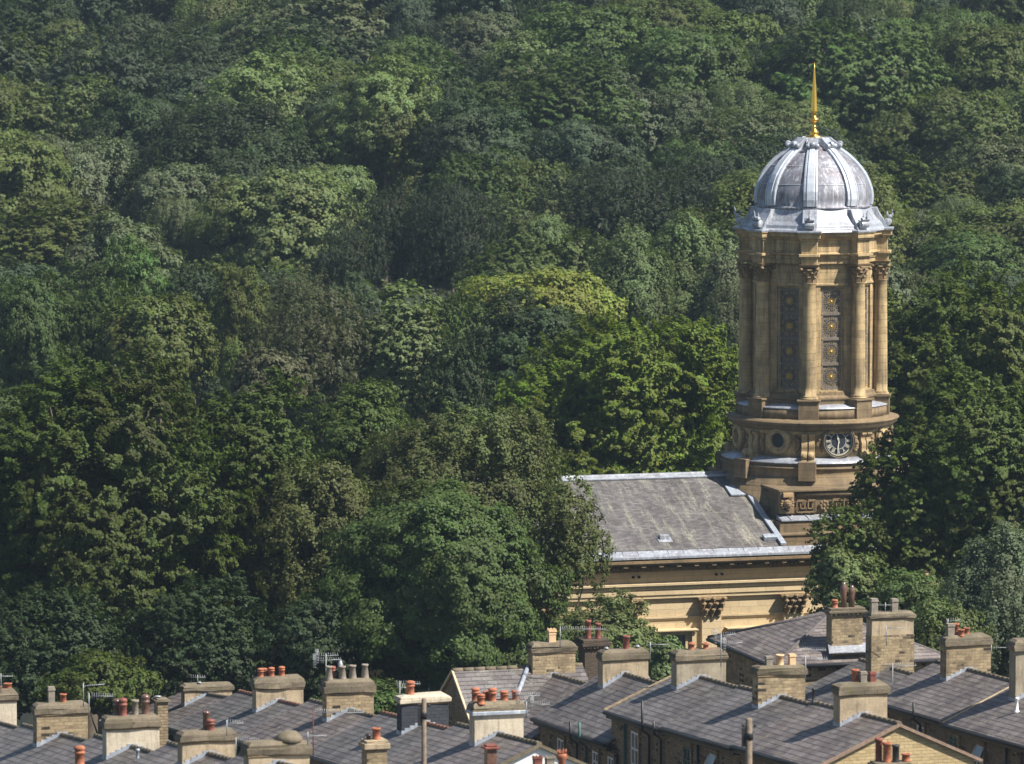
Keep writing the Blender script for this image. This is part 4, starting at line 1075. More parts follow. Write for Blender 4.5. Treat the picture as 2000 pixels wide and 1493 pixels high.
# ---- stack with dark corbelled cap behind row A
uS, = (4.0,)
vS, zS = on_plane(uS, 1160, 1250)
st_house = block_house('low house hidden behind the terrace whose soot-black corbelled chimney holds two tall pots', uS-2.5, uS+3.5, vS-1, vS+6, zS-3.6, zS-2.2, 'rub_dark')
def free_stack(parent, px, top, w_px, Yv, mat, capmat, cap_px, pots, d=.8, down=3.5, corbel=False, dirt=None):
    Y = Yv; P = pt(px, top, Y); w = w_px*Y/F/.955; ct = cap_px*Y/F
    inv = parent.matrix_basis.inverted() if False else None
    R = Matrix.Rotation(-PSI, 3, 'Z'); L = R @ (P-parent.location); x0, y0, zt_ = L
    m = MB(); m.box(x0-w/2, x0+w/2, y0, y0+d, zt_-down, zt_-ct); ch = m.build('chimney', M[mat], parent, bevel=.015)
    m = MB()
    if corbel:
        m.box(x0-w/2-.08, x0+w/2+.08, y0-.08, y0+d+.08, zt_-ct, zt_-ct*.7); m.box(x0-w/2-.18, x0+w/2+.18, y0-.18, y0+d+.18, zt_-ct*.7, zt_-ct*.35); m.box(x0-w/2-.10, x0+w/2+.10, y0-.1, y0+d+.1, zt_-ct*.35, zt_)
        for i in range(8): m.box(x0-w/2-.1+i*(w+.2)/8, x0-w/2-.1+i*(w+.2)/8+.1, y0-.14, y0, zt_-ct*.95, zt_-ct*.7)
    else:
        m.box(x0-w/2-.10, x0+w/2+.10, y0-.10, y0+d+.10, zt_-ct, zt_-ct*.4); m.box(x0-w/2-.02, x0+w/2+.02, y0-.02, y0+d+.02, zt_-ct*.4, zt_)
    m.build('chimney_cap', M[capmat], ch, bevel=.02, jitter=.01)
    for p in pots:
        dx, ptop, kind, mt = p[:4]; back = p[4] if len(p) > 4 else .5; r = p[5] if len(p) > 5 else .14
        make_pot(ch, kind, mt, r, max(.12, zat(ptop, Y)-P.z), x0+dx*Y/F/.955, y0+d*back, zt_-.02)
    return ch
free_stack(st_house, 1164, 1250, 44, G(uS, vS)[1], 'brick_black', 'brick_black', 18, [(-9, 1213, 'plain', RC, .5, .14), (9, 1219, 'plain', RC, .4, .14)], corbel=True, d=1.1, down=4.2)
# ---- hipped building behind row A / beside row C
v0h = 47.5; uL_, uR_ = u_on_v(v0h, 1508), u_on_v(v0h, 1840)
v_h, ze_h = on_plane(uL_, 1700, 1272); Xh, Yh = G((uL_+uR_)/2, v0h)
ze_h = zat(1290, G(uL_+5, v0h)[1]); zr_h = zat(1196, G(uL_+5, v0h+4.5)[1])
hipb = block_house('larger stone building with a hipped slate roof, just below the church tower', uL_+.3, uR_, v0h, v0h+9.5, ze_h, zr_h, 'rub', hip=True)
Yst = G(uL_+6, v0h-.3)[1]
free_stack(hipb, 1655, 1188, 62, Yst, 'rub', 'cap', 14, [(-21, 1171, 'roll', T, .4, .15), (-3, 1138, 'bottle', 'brownclay', .4, .16), (13, 1145, 'bottle', 'brownclay', .4, .16)], down=3.2, corbel=True)
m = MB(); R_ = Matrix.Rotation(-PSI, 3, 'Z'); q = R_ @ (pt(1665, 1262, Yst-.25)-hipb.location)
m.hexa([(q.x-1.3, q.y-.25, q.z-.3), (q.x+1.5, q.y-.25, q.z-.3), (q.x+1.3, q.y+.5, q.z+.02), (q.x-1.1, q.y+.5, q.z+.02)], [(q.x-1.3, q.y-.25, q.z-.26), (q.x+1.5, q.y-.25, q.z-.26), (q.x+1.3, q.y+.5, q.z+.08), (q.x-1.1, q.y+.5, q.z+.08)])
m.build('lead_apron', M['lead'], hipb)
m = MB(); b_ = (9.5)/2; a_ = (uR_-uL_-.3)/2
m.tube([(-a_+3.9, -b_-.1, .3), (-a_+3.9, -b_-.1, ze_h-hipb.location.z-.2)], .07, 8); m.build('downpipe', M['gutter'], hipb)
# ---- small stone stack at left behind row D, and rear extensions with stacks below row B
def ext(px, top, w_px, Y, label, mat, capmat, cap_px, pots, roofdrop=1.9, w=4.2, d=.8, down=3.5, len_=5, corbel=False):
    P = pt(px, top, Y); R = Matrix.Rotation(PSI, 3, 'Z')
    zg = terr(P.x, P.y+2)-.3; rt = empty('rear_extension', (P.x, P.y+len_/2, zg), PSI, label, 'outbuilding', 'rear extensions with chimneys')
    zr = P.z-roofdrop-zg; a = w/2; b = len_/2; m = MB()
    m.add([(-a, -b, -1.5), (a, -b, -1.5), (a, b, -1.5), (-a, b, -1.5), (-a, -b, zr-1.05), (a, -b, zr-1.05), (a, b, zr-1.05), (-a, b, zr-1.05), (0, -b, zr-.1), (0, b, zr-.1)], [(0, 1, 5, 8, 4), (2, 3, 7, 9, 6), (3, 0, 4, 7), (1, 2, 6, 5)])
    m.build('wall', M['rub'], rt); m = MB()
    for sg in (-1, 1):
        q = [(0, -b-.1, zr), (sg*(a+.25), -b-.1, zr-1.12), (sg*(a+.25), b+.1, zr-1.12), (0, b+.1, zr)]; lo = [(x, y, z-.08) for x, y, z in q]
        if sg > 0: m.hexa(lo, q, (0, 1, 0))
        else: m.hexa(lo[::-1], q[::-1], (0, 1, 0))
    m.build('roof', M['house_slate'], rt)
    free_stack(rt, px, top, w_px, Y, mat, capmat, cap_px, pots, d=d, down=down, corbel=corbel)
    return rt
ext(736, 1447, 40, 186, 'small rear extension with a narrow yellow stone chimney and one plain orange pot', 'rub', 'rend_tan', 16, [(4, 1424, 'plain', T, .5, .15), (-11, 1434, 'cowl', 'iron', .5, .1)], d=.75, roofdrop=3.0)
ext(318, 1366, 20, 222, 'little stone chimney stub just left of the pale lead-edged roof', 'rub_dark', 'cap', 5, [(-6, 1360, 'cowl', 'alu')], roofdrop=2.2, w=3)
ext(961, 1456, 19, 184, 'rear extension with a dark glazed square flue standing before the pale rendered chimney', 'brownclay', 'redclay', 8, [], roofdrop=3.0, d=.42)
ext(1080, 1500, 66, 176, 'lowest chimney before the white gable with three ornate pots', 'rub', 'cap', 10, [(-24, 1478, 'crown', 'redclay', .5, .14), (0, 1479, 'crown', GC, .5, .14), (24, 1467, 'spike', T, .5, .16)], roofdrop=3.0)
ext(1748, 1492, 66, 172, 'lowest chimney before the golden gable with mixed red and black pots', 'rub_dark', 'cap', 8, [(-18, 1446, 'plain', RC, .9, .12), (-8, 1452, 'plain', T, .5, .14), (8, 1457, 'plain', 'iron', .4, .12), (30, 1476, 'plain', T, .5, .14)], roofdrop=3.0)
ext(160, 1500, 24, 178, 'rear extension with a single round-headed terracotta flue at the bottom left', 'terracotta', 'cap', 5, [(0, 1459, 'roll', T, .5, .17)], roofdrop=2.6)

# ---- telegraph poles
for px_, top, w_px, Y, lb in ((828, 1364, 9.5, 182, 'thin grey timber telegraph pole in front of the dark painted chimney'), (1463, 1403, 13, 176, 'thicker brown timber telegraph pole with a worn top, before the long slate roof at right')):
    P = pt(px_, top, Y); zg = terr(P.x, Y); rt = empty('telegraph_pole', (P.x, Y, zg), 0, lb, 'pole', 'telegraph poles')
    r = w_px*Y/F/2; h = P.z-zg
    m = MB(); m.lathe([(r*1.25, -.5), (r*1.1, h*.5), (r, h-.05), (r*.8, h)], 14); m.build('shaft', M['wood'], rt)
    m = MB(); m.lathe([(r*1.3, h-.75), (r*1.35, h-.55), (r*1.3, h-.5)], 10); m.box(-r-.14, -r, -.06, .06, h-1.0, h-.35)
    m.tube([(-r-.1, 0, h-.3), (r+.1, 0, h-.3)], .02, 6)
    for sg in (-1, 1): m.lathe([(.03, h-.3), (.045, h-.26), (.03, h-.2)], 8, c=(sg*(r+.1), 0, 0))
    m.build('fittings', M['iron'], rt)

# ---- aerials
def aerial(x0, x1, y, mx, ybase, Y, label, grid=False, n=None, vert=True, mast='alu', tilt=0, two=None):
    """boom from pixel x0 to x1 at height y, mast at pixel mx going down to ybase"""
    P = pt(mx, ybase, Y); zb = P.z; rt = empty('tv_aerial', (P.x, Y, zb), 0, label, 'aerial', 'television aerials on the chimneys')
    k = Y/F; H = zat(y, Y)-zb
    m = MB(); m.tube([(0, 0, -.05), (0, 0, H+.12)], .022, 6); m.build('mast', M[mast], rt)
    for (a, b, yy) in ((x0, x1, y),)+((two,) if two else ()):
        m = MB(); xa, xb = (a-mx)*k, (b-mx)*k; Hh = zat(yy, Y)-zb; dz = tilt*(xb-xa)
        m.tube([(xa, 0, Hh), (xb, 0, Hh+dz)], .014, 6)
        cnt = n or max(5, int(abs(b-a)/4.2)); L = .13
        for i in range(cnt):
            t_ = (i+.5)/cnt; x = xa+(xb-xa)*t_; z = Hh+dz*t_; l_ = L*(1.15-.35*t_)
            if vert: m.tube([(x, 0, z-l_), (x, 0, z+l_)], .008, 5)
            else: m.tube([(x, -l_*1.5, z), (x, l_*1.5, z)], .008, 5)
        if grid:
            for q in range(6): m.tube([(xa-.01*q, 0, Hh-.3+q*.12), (xa+.12, 0, Hh-.3+q*.12)], .012, 5)
            for q in range(4): m.tube([(xa+.04*q, 0, Hh-.32), (xa+.04*q, 0, Hh+.32)], .01, 5)
        m.build('boom', M['alu'], rt)
def yrow(k, px, py=1350):
    u = k*WROW; v, z = on_plane(u, px, py); return G(u, v)[1]
aerial(275, 340, 1326, 298, 1352, yrow(-1, 330), 'mesh aerial with vertical rods, lower of the pair above the broad pale chimney', grid=True, n=13)
aerial(293, 357, 1308, 319, 1358, yrow(-1, 322), 'aerial with a mesh reflector highest of the left-hand group', grid=True, n=13, tilt=.08)
aerial(161, 205, 1340, 163, 1378, yrow(-2, 150), 'plain rod aerial on the right end of the coursed stone chimney', vert=False, tilt=.08)
aerial(178, 222, 1360, 174, 1400, yrow(-2, 165), 'small short-rodded aerial low beside the coursed stone chimney', vert=True)
aerial(-12, 26, 1321, 2, 1352, yrow(-2, 10), 'aerial at the very left edge above the squat red pots', vert=False)
aerial(371, 402, 1323, 386, 1338, yrow(-1, 395), 'tiny aerial on the broad low chimney under the dark trees', vert=True)
aerial(617, 662, 1282, 637, 1400, yrow(-1, 640)-1, 'tall twin aerial left of the row of grey tapering pots', grid=True, two=(612, 668, 1291), tilt=.05)
aerial(773, 822, 1336, 781, 1410, yrow(-1, 790)-1, 'twin-boom aerial fixed to the dark painted chimney', two=(775, 797, 1343), vert=True)
aerial(615, 712, 1392, 612, 1500, 186, 'long low aerial on a rusty mast in front of the yellow stone chimney', mast='rust')
aerial(590, 638, 1437, 601, 1452, yrow(-2, 605)+1, 'aerial standing on the humped chimney cap', vert=False)
aerial(464, 508, 1447, 461, 1475, yrow(-2, 480), 'aerial between the wide tan chimney and the humped one')
aerial(443, 476, 1413, 443, 1436, yrow(-2, 455), 'small aerial on the right end of the wide tan chimney')
aerial(1092, 1184, 1229, 1094, 1262, yrow(0, 1100), 'long horizontal aerial above the crown-topped pot')
aerial(1263, 1305, 1259, 1270, 1290, yrow(0, 1262), 'rod aerial on the right shoulder of the chimney with one dark red pot', vert=False)
aerial(1394, 1437, 1243, 1408, 1300, yrow(0, 1400), 'mesh aerial on the grey rendered chimney before the church', grid=True, two=(1412, 1450, 1259), tilt=.1)
aerial(1566, 1617, 1288, 1573, 1330, yrow(0, 1555), 'aerial on the right of the three pale pots', two=(1566, 1614, 1270))
aerial(1700, 1744, 1182, 1729, 1200, yrow(1, 1740)-.1, 'short rod between the two square pots of the tallest chimney', vert=False)
aerial(1731, 1768, 1227, 1731, 1260, yrow(1, 1740)-1, 'bare rod aerial against the rendered face of the tallest chimney', vert=False)
aerial(1722, 1790, 1300, 1743, 1372, yrow(1, 1745)-4, 'long aerial on a tall bare mast below the tallest chimney', mast='alu')
aerial(1846, 1877, 1214, 1851, 1243, yrow(1, 1875), 'aerial on the rounded grey chimney cap at far right', tilt=.1)
aerial(1935, 1966, 1265, 1936, 1285, yrow(1, 1920), 'small rod aerial sticking out right of the rounded cap chimney', vert=False)
aerial(1036, 1075, 1376, 1028, 1400, 193.5, 'aerial behind the crowded red pots of the pale rendered chimney', grid=True, two=(1008, 1055, 1359))
# ------------------------------------------------------------------ trees
LEAFN = []
def crown_mesh(name, kind, R, RZ, seed, dens=1.0, leaf=.25, lobes=None):
    """big uneven lobes -> leafy clumps -> leaves; leaves of a clump face roughly the same way"""
    g = np.random.default_rng(seed)
    unit = lambda v: v/np.maximum(np.linalg.norm(v, axis=-1, keepdims=True), 1e-6)
    S = np.array([R, R, RZ]); Rm = R*.6+RZ*.4
    nl = lobes or {'flat': 16, 'pine': 20, 'birch': 18, 'shrub': 12}.get(kind, 17)
    i = np.arange(nl)+.5; z = np.clip(1-1.5*i/nl+g.normal(0, .09, nl), -.55, .95); ph = i*2.39996+g.uniform(0, 6)+g.normal(0, .25, nl)
    rr = np.sqrt(1-z*z); d = np.stack([rr*np.cos(ph), rr*np.sin(ph), z], 1)
    rad = g.uniform(.40, .76, nl); rad[:2] = g.uniform(.5, .68, 2)
    C1 = d*rad[:, None]
    if kind == 'pine': C1[:, :2] *= (1-.35*np.clip(C1[:, 2], -.6, 1))[:, None]
    if kind == 'flat': C1[:, 2] = C1[:, 2]*.8+.12
    r1 = g.uniform(.28, .48, nl)*math.sqrt(17/nl)**.8
    r1 = np.minimum(r1, 1.02-np.linalg.norm(C1, axis=1)+.06)
    r1 = np.maximum(r1, .15)
    # clumps on the lobes
    n2 = max(14, int(2.3*{'flat': 20, 'pine': 26, 'birch': 22, 'droop': 24, 'beech': 26}.get(kind, 24)*dens*math.sqrt(17/nl)))
    u = unit(g.normal(size=(nl, n2, 3))); outw = unit(C1)
    u = unit(u+outw[:, None]*.6+np.array([0, 0, .30]))
    C2 = C1[:, None]+u*r1[:, None, None]*g.uniform(.70, 1.12, (nl, n2, 1))*np.array([1, 1, .7 if kind in ('flat',) else .92])
    r2 = g.uniform(.028, .080, (nl, n2))*math.sqrt(17/nl)**.5*Rm*{'pine': .7, 'beech': .85, 'oak': .85, 'droop': .8}.get(kind, 1)
    C2 = (C2*S).reshape(-1, 3); U2 = unit(u/S*Rm+np.array([0, 0, .15])).reshape(-1, 3); r2 = r2.ravel(); nc = len(C2)
    ct = np.clip(.5+np.repeat(g.normal(0, .13, nl), n2)+g.normal(0, .12, nc), 0, 1)
    # leaves on the clumps, number by area
    nlf = np.clip((r2**2*7.2/(leaf*leaf*.33)*dens).astype(int), 8, 400)
    idx = np.repeat(np.arange(nc), nlf); n = len(idx)
    c, U, rr_ = C2[idx], U2[idx], r2[idx][:, None]
    e = unit(g.normal(size=(n, 3))+U*.9)
    t = g.uniform(0, 1, (n, 1)); q = 1.0+g.normal(0, .38, (n, 1))
    if kind in ('birch', 'droop'):
        ex = 4.5 if kind == 'birch' else 3.4
        Pl = c+e*rr_*q*np.array([.95, .95, .6])-np.array([0, 0, 1])*(t**1.5)*g.uniform(.4, 1.0, nc)[idx][:, None]*rr_*ex
        N = e*.7+U*.4+np.array([0, 0, .1])
    elif kind == 'pine':
        ax = unit(U*.5+np.array([0, 0, .8])); k = np.round(g.uniform(0, 1, (n, 1))*3)
        Pl = c+e*rr_*.55*q+ax*t*rr_*1.9
        N = e*.8+ax*.3
    elif kind in ('beech', 'oak'):
        ax = unit(U*np.array([1, 1, .6])+np.array([0, 0, .15])+g.normal(0, .38, (nc, 3))[idx]); sd_ = unit(np.cross(ax, [0, 0, 1.0])+1e-6)
        w = (1.05-.8*t)
        L = 2.9 if kind == 'beech' else 1.9
        Pl = c+ax*(t-.25)*rr_*L+sd_*g.uniform(-1, 1, (n, 1))*rr_*1.05*w+np.array([0, 0, 1])*(g.normal(0, .16, (n, 1))*rr_+(.35*t-.6*t*t)*rr_)+e*rr_*.28*(1-t)
        N = np.array([0, 0, .5])+U*.55+e*.25
    else:
        Pl = c+e*rr_*q*np.array([1.05, 1.05, .72])
        N = e*.75+U*.35+np.array([0, 0, .25])
    cn = unit(c/S/S*Rm*Rm)
    N = unit(unit(N)+cn*.75+g.normal(size=(n, 3))*.42)
    # thin inner leaves so that the crown is not hollow
    ni = int(n*.14); vi = unit(g.normal(size=(ni, 3)))*g.uniform(.15, .62, (ni, 1))*S*.9
    Pl = np.concatenate([Pl, vi]); N = np.concatenate([N, unit(g.normal(size=(ni, 3))+[0, 0, .5])])
    sp = np.concatenate([ct[idx], np.full(ni, .4)]); n += ni
    a = g.normal(size=(n, 3)); a -= N*(a*N).sum(1, keepdims=True); a = unit(a); b = np.cross(N, a)
    ls = leaf*g.uniform(.6, 1.15, (n, 1)); ls[-ni:] *= 2.0; wd = {'pine': .15, 'birch': .3}.get(kind, .38)
    V = np.stack([Pl-a*ls*.5, Pl-b*ls*wd+N*ls*.06, Pl+a*ls*.5, Pl+b*ls*wd+N*ls*.06], 1).reshape(-1, 3).astype(np.float32)
    me = bpy.data.meshes.new(name)
    me.vertices.add(n*4); me.vertices.foreach_set('co', V.ravel())
    me.loops.add(n*4); me.loops.foreach_set('vertex_index', np.arange(n*4, dtype=np.int32))
    me.polygons.add(n); me.polygons.foreach_set('loop_start', np.arange(0, n*4, 4, dtype=np.int32))
    me.update(calc_edges=True)
    tint = np.ones((n, 4), dtype=np.float32)
    tint[:, 0] = np.clip(.5+(sp-.5)*.9+g.normal(0, .13, n), 0, 1); tint[:, 1] = np.clip(sp+g.normal(0, .12, n), 0, 1); tint[:, 2] = np.clip(g.normal(.5, .2, n), 0, 1)
    at = me.attributes.new('tint', 'FLOAT_COLOR', 'POINT'); at.data.foreach_set('color', np.repeat(tint, 4, axis=0).ravel())
    me.materials.append(M['folio'])
    LEAFN.append(n)
    return me

def trunk_mesh(name, H, r, spread, seed, limbs=7, top=.72):
    rr = random.Random(seed); m = MB()
    m.tube([(0, 0, -1), (0, 0, 0), (rr.gauss(0, .02)*H, rr.gauss(0, .02)*H, H*.3), (rr.gauss(0, .03)*H, rr.gauss(0, .03)*H, H*top)], [r*1.5, r*1.15, r*.85, r*.3], 8)
    for i in range(limbs):
        z = H*rr.uniform(.28, .62); a = i*2.4+rr.random(); L = spread*rr.uniform(.32, .58); d = Vector((math.cos(a), math.sin(a), 0))
        m.tube([(0, 0, z), d*L*.4+Vector((0, 0, z+L*.35)), d*L*.8+Vector((0, 0, z+L*.75)), d*L+Vector((0, 0, z+L*1.05))], [r*.45, r*.3, r*.17, r*.06], 6)
    me_o = m.build(name, M['bark']); me = me_o.data; bpy.data.objects.remove(me_o); return me

KN = {'round': 'broadleaf_tree', 'oak': 'oak_tree', 'beech': 'beech_tree', 'birch': 'birch_tree', 'pine': 'pine_tree', 'flat': 'spreading_tree', 'droop': 'hornbeam_tree', 'shrub': 'shrub'}
TREES = []
TMPL = {}
for kd, n in (('round', 6), ('oak', 4), ('beech', 2), ('birch', 3), ('pine', 2), ('flat', 1)):
    TMPL[kd] = [crown_mesh('crown', kd, 6, 6.5, 11*i+len(kd), 1.2, {'pine': .36, 'birch': .24}.get(kd, .27)) for i in range(n)]
TRK = [trunk_mesh('trunk', 10, .26, 4.5, s) for s in range(3)]
rt_ = random.Random(77)
PAL = {'dark': (.038, .058, .020), 'green': (.066, .102, .026), 'bluish': (.056, .080, .040), 'olive': (.078, .100, .024), 'grey': (.098, .120, .060), 'lime': (.125, .165, .032),
       'yellow': (.175, .200, .036), 'brown': (.080, .090, .042), 'light': (.108, .140, .048), 'pine': (.036, .050, .025), 'rust': (.092, .088, .042), 'fresh': (.074, .104, .016), 'near': (.058, .084, .014), 'bright': (.104, .145, .014), 'hornbeam': (.084, .098, .026)}
def put_tree(px, top, wpx, kind, col, Y=None, H=None, ch=None, own=False, label=None, dens=1.0, leaf=None, depth=None, lobes=None, group=None, seed=None, cols=None):
    if Y is None:
        lo, hi = 392.0, 640.0
        for _ in range(40):
            m_ = (lo+hi)/2; p = pt(px, top, m_)
            if terr(p.x, m_)+H > p.z: hi = m_
            else: lo = m_
        Y = lo
    p = pt(px, top, Y); zg = terr(p.x, Y); H = p.z-zg
    rx = wpx*Y/F/2; ch = ch or min(H*.88, rx*2.5); rz = ch/2
    name = KN[kind]
    rt = empty(name, (p.x, Y, zg), 0); rt['category'] = 'shrub' if kind == 'shrub' else 'tree'
    sd_ = seed if seed is not None else int(px*7+top*3) % 9973
    if own: me = crown_mesh('crown', kind, rx/1.0, rz, sd_, dens, leaf or .26, lobes); sc = (1, (depth or rx)/rx, 1)
    else: me = TMPL[kind][sd_ % len(TMPL[kind])]; sc = (rx/6, (depth or rx)/6, rz/6.5)
    o = bpy.data.objects.new('crown', me); COL.objects.link(o); o.parent = rt; o.location = (0, 0, H-rz); o.scale = sc
    o.rotation_euler = (0, 0, (sd_ % 628)/100 if not own else 0)
    c = PAL[col]; q = random.Random(sd_); j = q.uniform(.88, 1.13); o.color = (c[0]*j*q.uniform(.95, 1.05), c[1]*j, c[2]*j*q.uniform(.9, 1.1), 1)
    t_ = bpy.data.objects.new('trunk', TRK[sd_ % 3]); COL.objects.link(t_); t_.parent = rt; t_.scale = (rx/6+.2, rx/6+.2, H/10)
    TREES.append(dict(o=rt, px=px, top=top, w=wpx, kind=kind, col=col, Y=Y, label=label, x=p.x, r=rx, group=group, H=H, cen=proj((p.x, Y, zg+H-rz))))
    return rt

# --- park trees round the church and the terraces
NG = 'tall park trees around the church'
def near(*a, **k): put_tree(*a, own=True, group=NG, **k)
near(165, 628, 640, 'beech', 'near', Y=268, ch=23, leaf=.215, dens=1.5, lobes=45, label='huge dark green beech filling the left edge above the terraces')
near(470, 700, 430, 'beech', 'near', Y=276, ch=20, leaf=.215, dens=1.4, lobes=33, label='dark green beech right beside the huge one, its crown touching the brownish hornbeam')
near(868, 752, 590, 'droop', 'hornbeam', Y=277, ch=17.5, leaf=.19, dens=1.5, lobes=45, label='wide brownish green hornbeam with hanging sprays over the left part of the church roof')
near(700, 735, 250, 'round', 'near', Y=302, ch=12, leaf=.22, dens=1.2, lobes=22, label='mid green rounded tree between the brownish pine and the wide hornbeam')
near(610, 840, 340, 'droop', 'hornbeam', Y=271, ch=15, leaf=.19, dens=1.3, lobes=25, label='olive drooping tree between the left beech and the round sycamore')
near(1100, 925, 190, 'droop', 'hornbeam', Y=274, ch=8.5, leaf=.19, dens=.9, lobes=15, label='small drooping tree whose sprays hang over the near end of the church gutter')
near(850, 926, 540, 'round', 'green', Y=262, ch=14.5, leaf=.20, dens=1.7, lobes=41, label='round mid green sycamore in front of the hornbeam, above the crosswise wing')
near(1185, 1168, 310, 'shrub', 'light', Y=266, ch=8, leaf=.19, dens=1.3, lobes=20, label='light green bushy tree under the church cornice, behind the crown-topped pot')
near(1300, 1235, 110, 'shrub', 'light', Y=264, ch=5, leaf=.19, dens=1.1, lobes=12, label='small light green bush against the church wall left of the grey rendered chimney')
near(1000, 1190, 250, 'round', 'green', Y=262, ch=6, leaf=.19, dens=1.0, lobes=16, label='low leafy tree right above the ridge of the crosswise wing')
near(90, 1130, 420, 'beech', 'dark', Y=258, ch=9, leaf=.20, dens=1.2, lobes=25, label='dark shaded tree low at the left edge behind the squat pots')  # leaf colour darkened to stand in for the deep shade here
near(380, 1120, 330, 'beech', 'dark', Y=260, ch=9.5, leaf=.20, dens=1.2, lobes=23, label='dark tree just above the mesh aerials at left')  # dark leaf colour again carries the shade of the low left corner
near(610, 1150, 220, 'round', 'dark', Y=259, ch=8, leaf=.20, dens=1.0, lobes=19, label='deep green tree behind the grey tapering pots')
near(200, 1270, 240, 'shrub', 'near', Y=250, ch=4.0, leaf=.19, dens=1.0, lobes=12, label='green scrub behind the coursed stone chimney at left')
near(720, 1330, 260, 'shrub', 'green', Y=251, ch=4.0, leaf=.19, dens=1.0, lobes=12, label='green undergrowth behind the dark painted chimney')
near(1190, 592, 600, 'beech', 'bright', Y=322, ch=19, leaf=.25, dens=1.5, lobes=37, label='bright green beech with upswept sprays directly behind the nave roof')
near(1420, 680, 290, 'beech', 'bright', Y=330, ch=16, leaf=.25, dens=1.2, lobes=25, label='bright beech close to the left side of the tower')
near(1890, 498, 520, 'beech', 'fresh', Y=318, ch=20, leaf=.25, dens=1.4, lobes=33, label='big dark green beech at the right edge behind the tower tree')
near(1895, 680, 430, 'beech', 'fresh', Y=279, ch=17.5, leaf=.215, dens=1.5, lobes=37, label='large beech reaching in front of the clock from the right')
near(1765, 845, 215, 'beech', 'fresh', Y=277, ch=11, leaf=.25, dens=1.2, lobes=20, label='leafy lower tree overlapping the tower base and hiding part of the clock face')
near(1655, 985, 170, 'beech', 'near', Y=275, ch=6.5, leaf=.20, dens=1.1, lobes=14, label='dark spray of leaves hanging over the lead roof right of the key pattern frieze')
near(1950, 1000, 250, 'birch', 'grey', Y=262, ch=12, leaf=.20, dens=1.3, lobes=25, label='pale grey-green birch with hanging twigs at the right edge')
near(1790, 1105, 330, 'round', 'green', Y=270, ch=8, leaf=.20, dens=1.1, lobes=19, label='dark leafy tree behind the tallest chimney')
near(1850, 1150, 170, 'birch', 'light', Y=258, ch=7, leaf=.20, dens=1.0, lobes=15, label='small light birch just right of the tallest chimney')
near(1650, 1075, 150, 'shrub', 'light', Y=272, ch=5.5, leaf=.19, dens=1.1, lobes=12, label='small light green tree at the right end of the church entablature')
near(1450, 1268, 90, 'shrub', 'near', Y=262, ch=4.5, leaf=.2, dens=.9, lobes=10, label='dark bush in the gap between the grey rendered chimney and the hipped building')
near(1740, 560, 120, 'oak', 'lime', Y=325, ch=10, leaf=.25, dens=1.0, lobes=16, label='light yellow-green tree just right of the belfry columns')
# --- valley trees behind
VG = 'trees in the valley behind the church'
def val(px, top, w, kind, col, Y, label, **k): put_tree(px, top, w, kind, col, Y=Y, group=VG, label=label, own=True, dens=1.25, **k)
val(1035, 566, 330, 'round', 'dark', 352, 'dense blackish green round tree left of the bright beech', ch=14, leaf=.28, lobes=29)
val(1052, 503, 350, 'flat', 'yellow', 378, 'flat-topped yellow-green tree with tiered branches in the middle of the picture', ch=11, leaf=.3)
val(795, 580, 215, 'oak', 'light', 352, 'light green open-crowned tree left of the blackish round one', ch=11, leaf=.28)
val(620, 530, 330, 'pine', 'brown', 352, 'brownish old pine with brush-like shoots, left of centre', ch=12, leaf=.34, lobes=29)
val(520, 675, 170, 'round', 'rust', 338, 'small tree with rusty brown tips below the brownish pine', ch=6, leaf=.215)
val(310, 560, 260, 'round', 'olive', 350, 'olive tree above the shoulder of the huge beech', ch=10, leaf=.28)
val(1660, 470, 300, 'round', 'grey', 372, 'grey-green tree seen through beside the columns at right', ch=13, leaf=.3)
# --- hillside
HG = 'trees on the wooded hillside'
def hill(px, top, w, kind, col, H=17, label=None, **k): put_tree(px, top, w, kind, col, H=H, group=HG, label=label, **k)
HL = [(120, 372, 400, 'oak', 'olive', 19, 'very broad dark olive tree in the middle of the left edge'), 
      (748, 118, 260, 'round', 'light', 22, 'prominent light green round tree with a sunlit right side, upper left of centre'), (925, 185, 260, 'round', 'bluish', 20, 'bluish green tree just right of the prominent sunlit one'),
      (1110, 95, 320, 'oak', 'green', 22, 'very wide smooth green tree on the hillside, upper centre'), (945, 12, 220, 'round', 'grey', 17, 'pale silvery green tree near the top centre'),
      (1330, 165, 180, 'round', 'grey', 18, None), (1450, 145, 170, 'birch', 'light', 17, None), (765, 345, 210, 'pine', 'pine', 20, 'dark pine with a spiky top, left of the tallest pine'), (885, 335, 220, 'pine', 'pine', 21, 'dark pine in the centre of the picture above the flat-topped tree'),
      (680, 430, 180, 'pine', 'pine', 18, 'dark pine at the foot of the pine group'), (1050, 400, 170, 'round', 'light', 17, None), (420, 388, 140, 'birch', 'light', 15, None), (345, 375, 130, 'birch', 'grey', 15, None), (552, 500, 110, 'flat', 'lime', 13, 'small tiered lime green tree left of the brownish pine'),
      (1790, 400, 140, 'round', 'grey', 16, None), (1870, 375, 130, 'pine', 'grey', 17, None), (1965, 320, 170, 'round', 'bluish', 18, None), (640, 170, 200, 'round', 'bluish', 18, None), (1530, 215, 120, 'birch', 'light', 15, None), (1170, 150, 120, 'oak', 'olive', 17, None)]
for a in HL: hill(*a[:5], H=a[5], label=a[6], ch=(13 if a[3] in ('round', 'oak') else None))
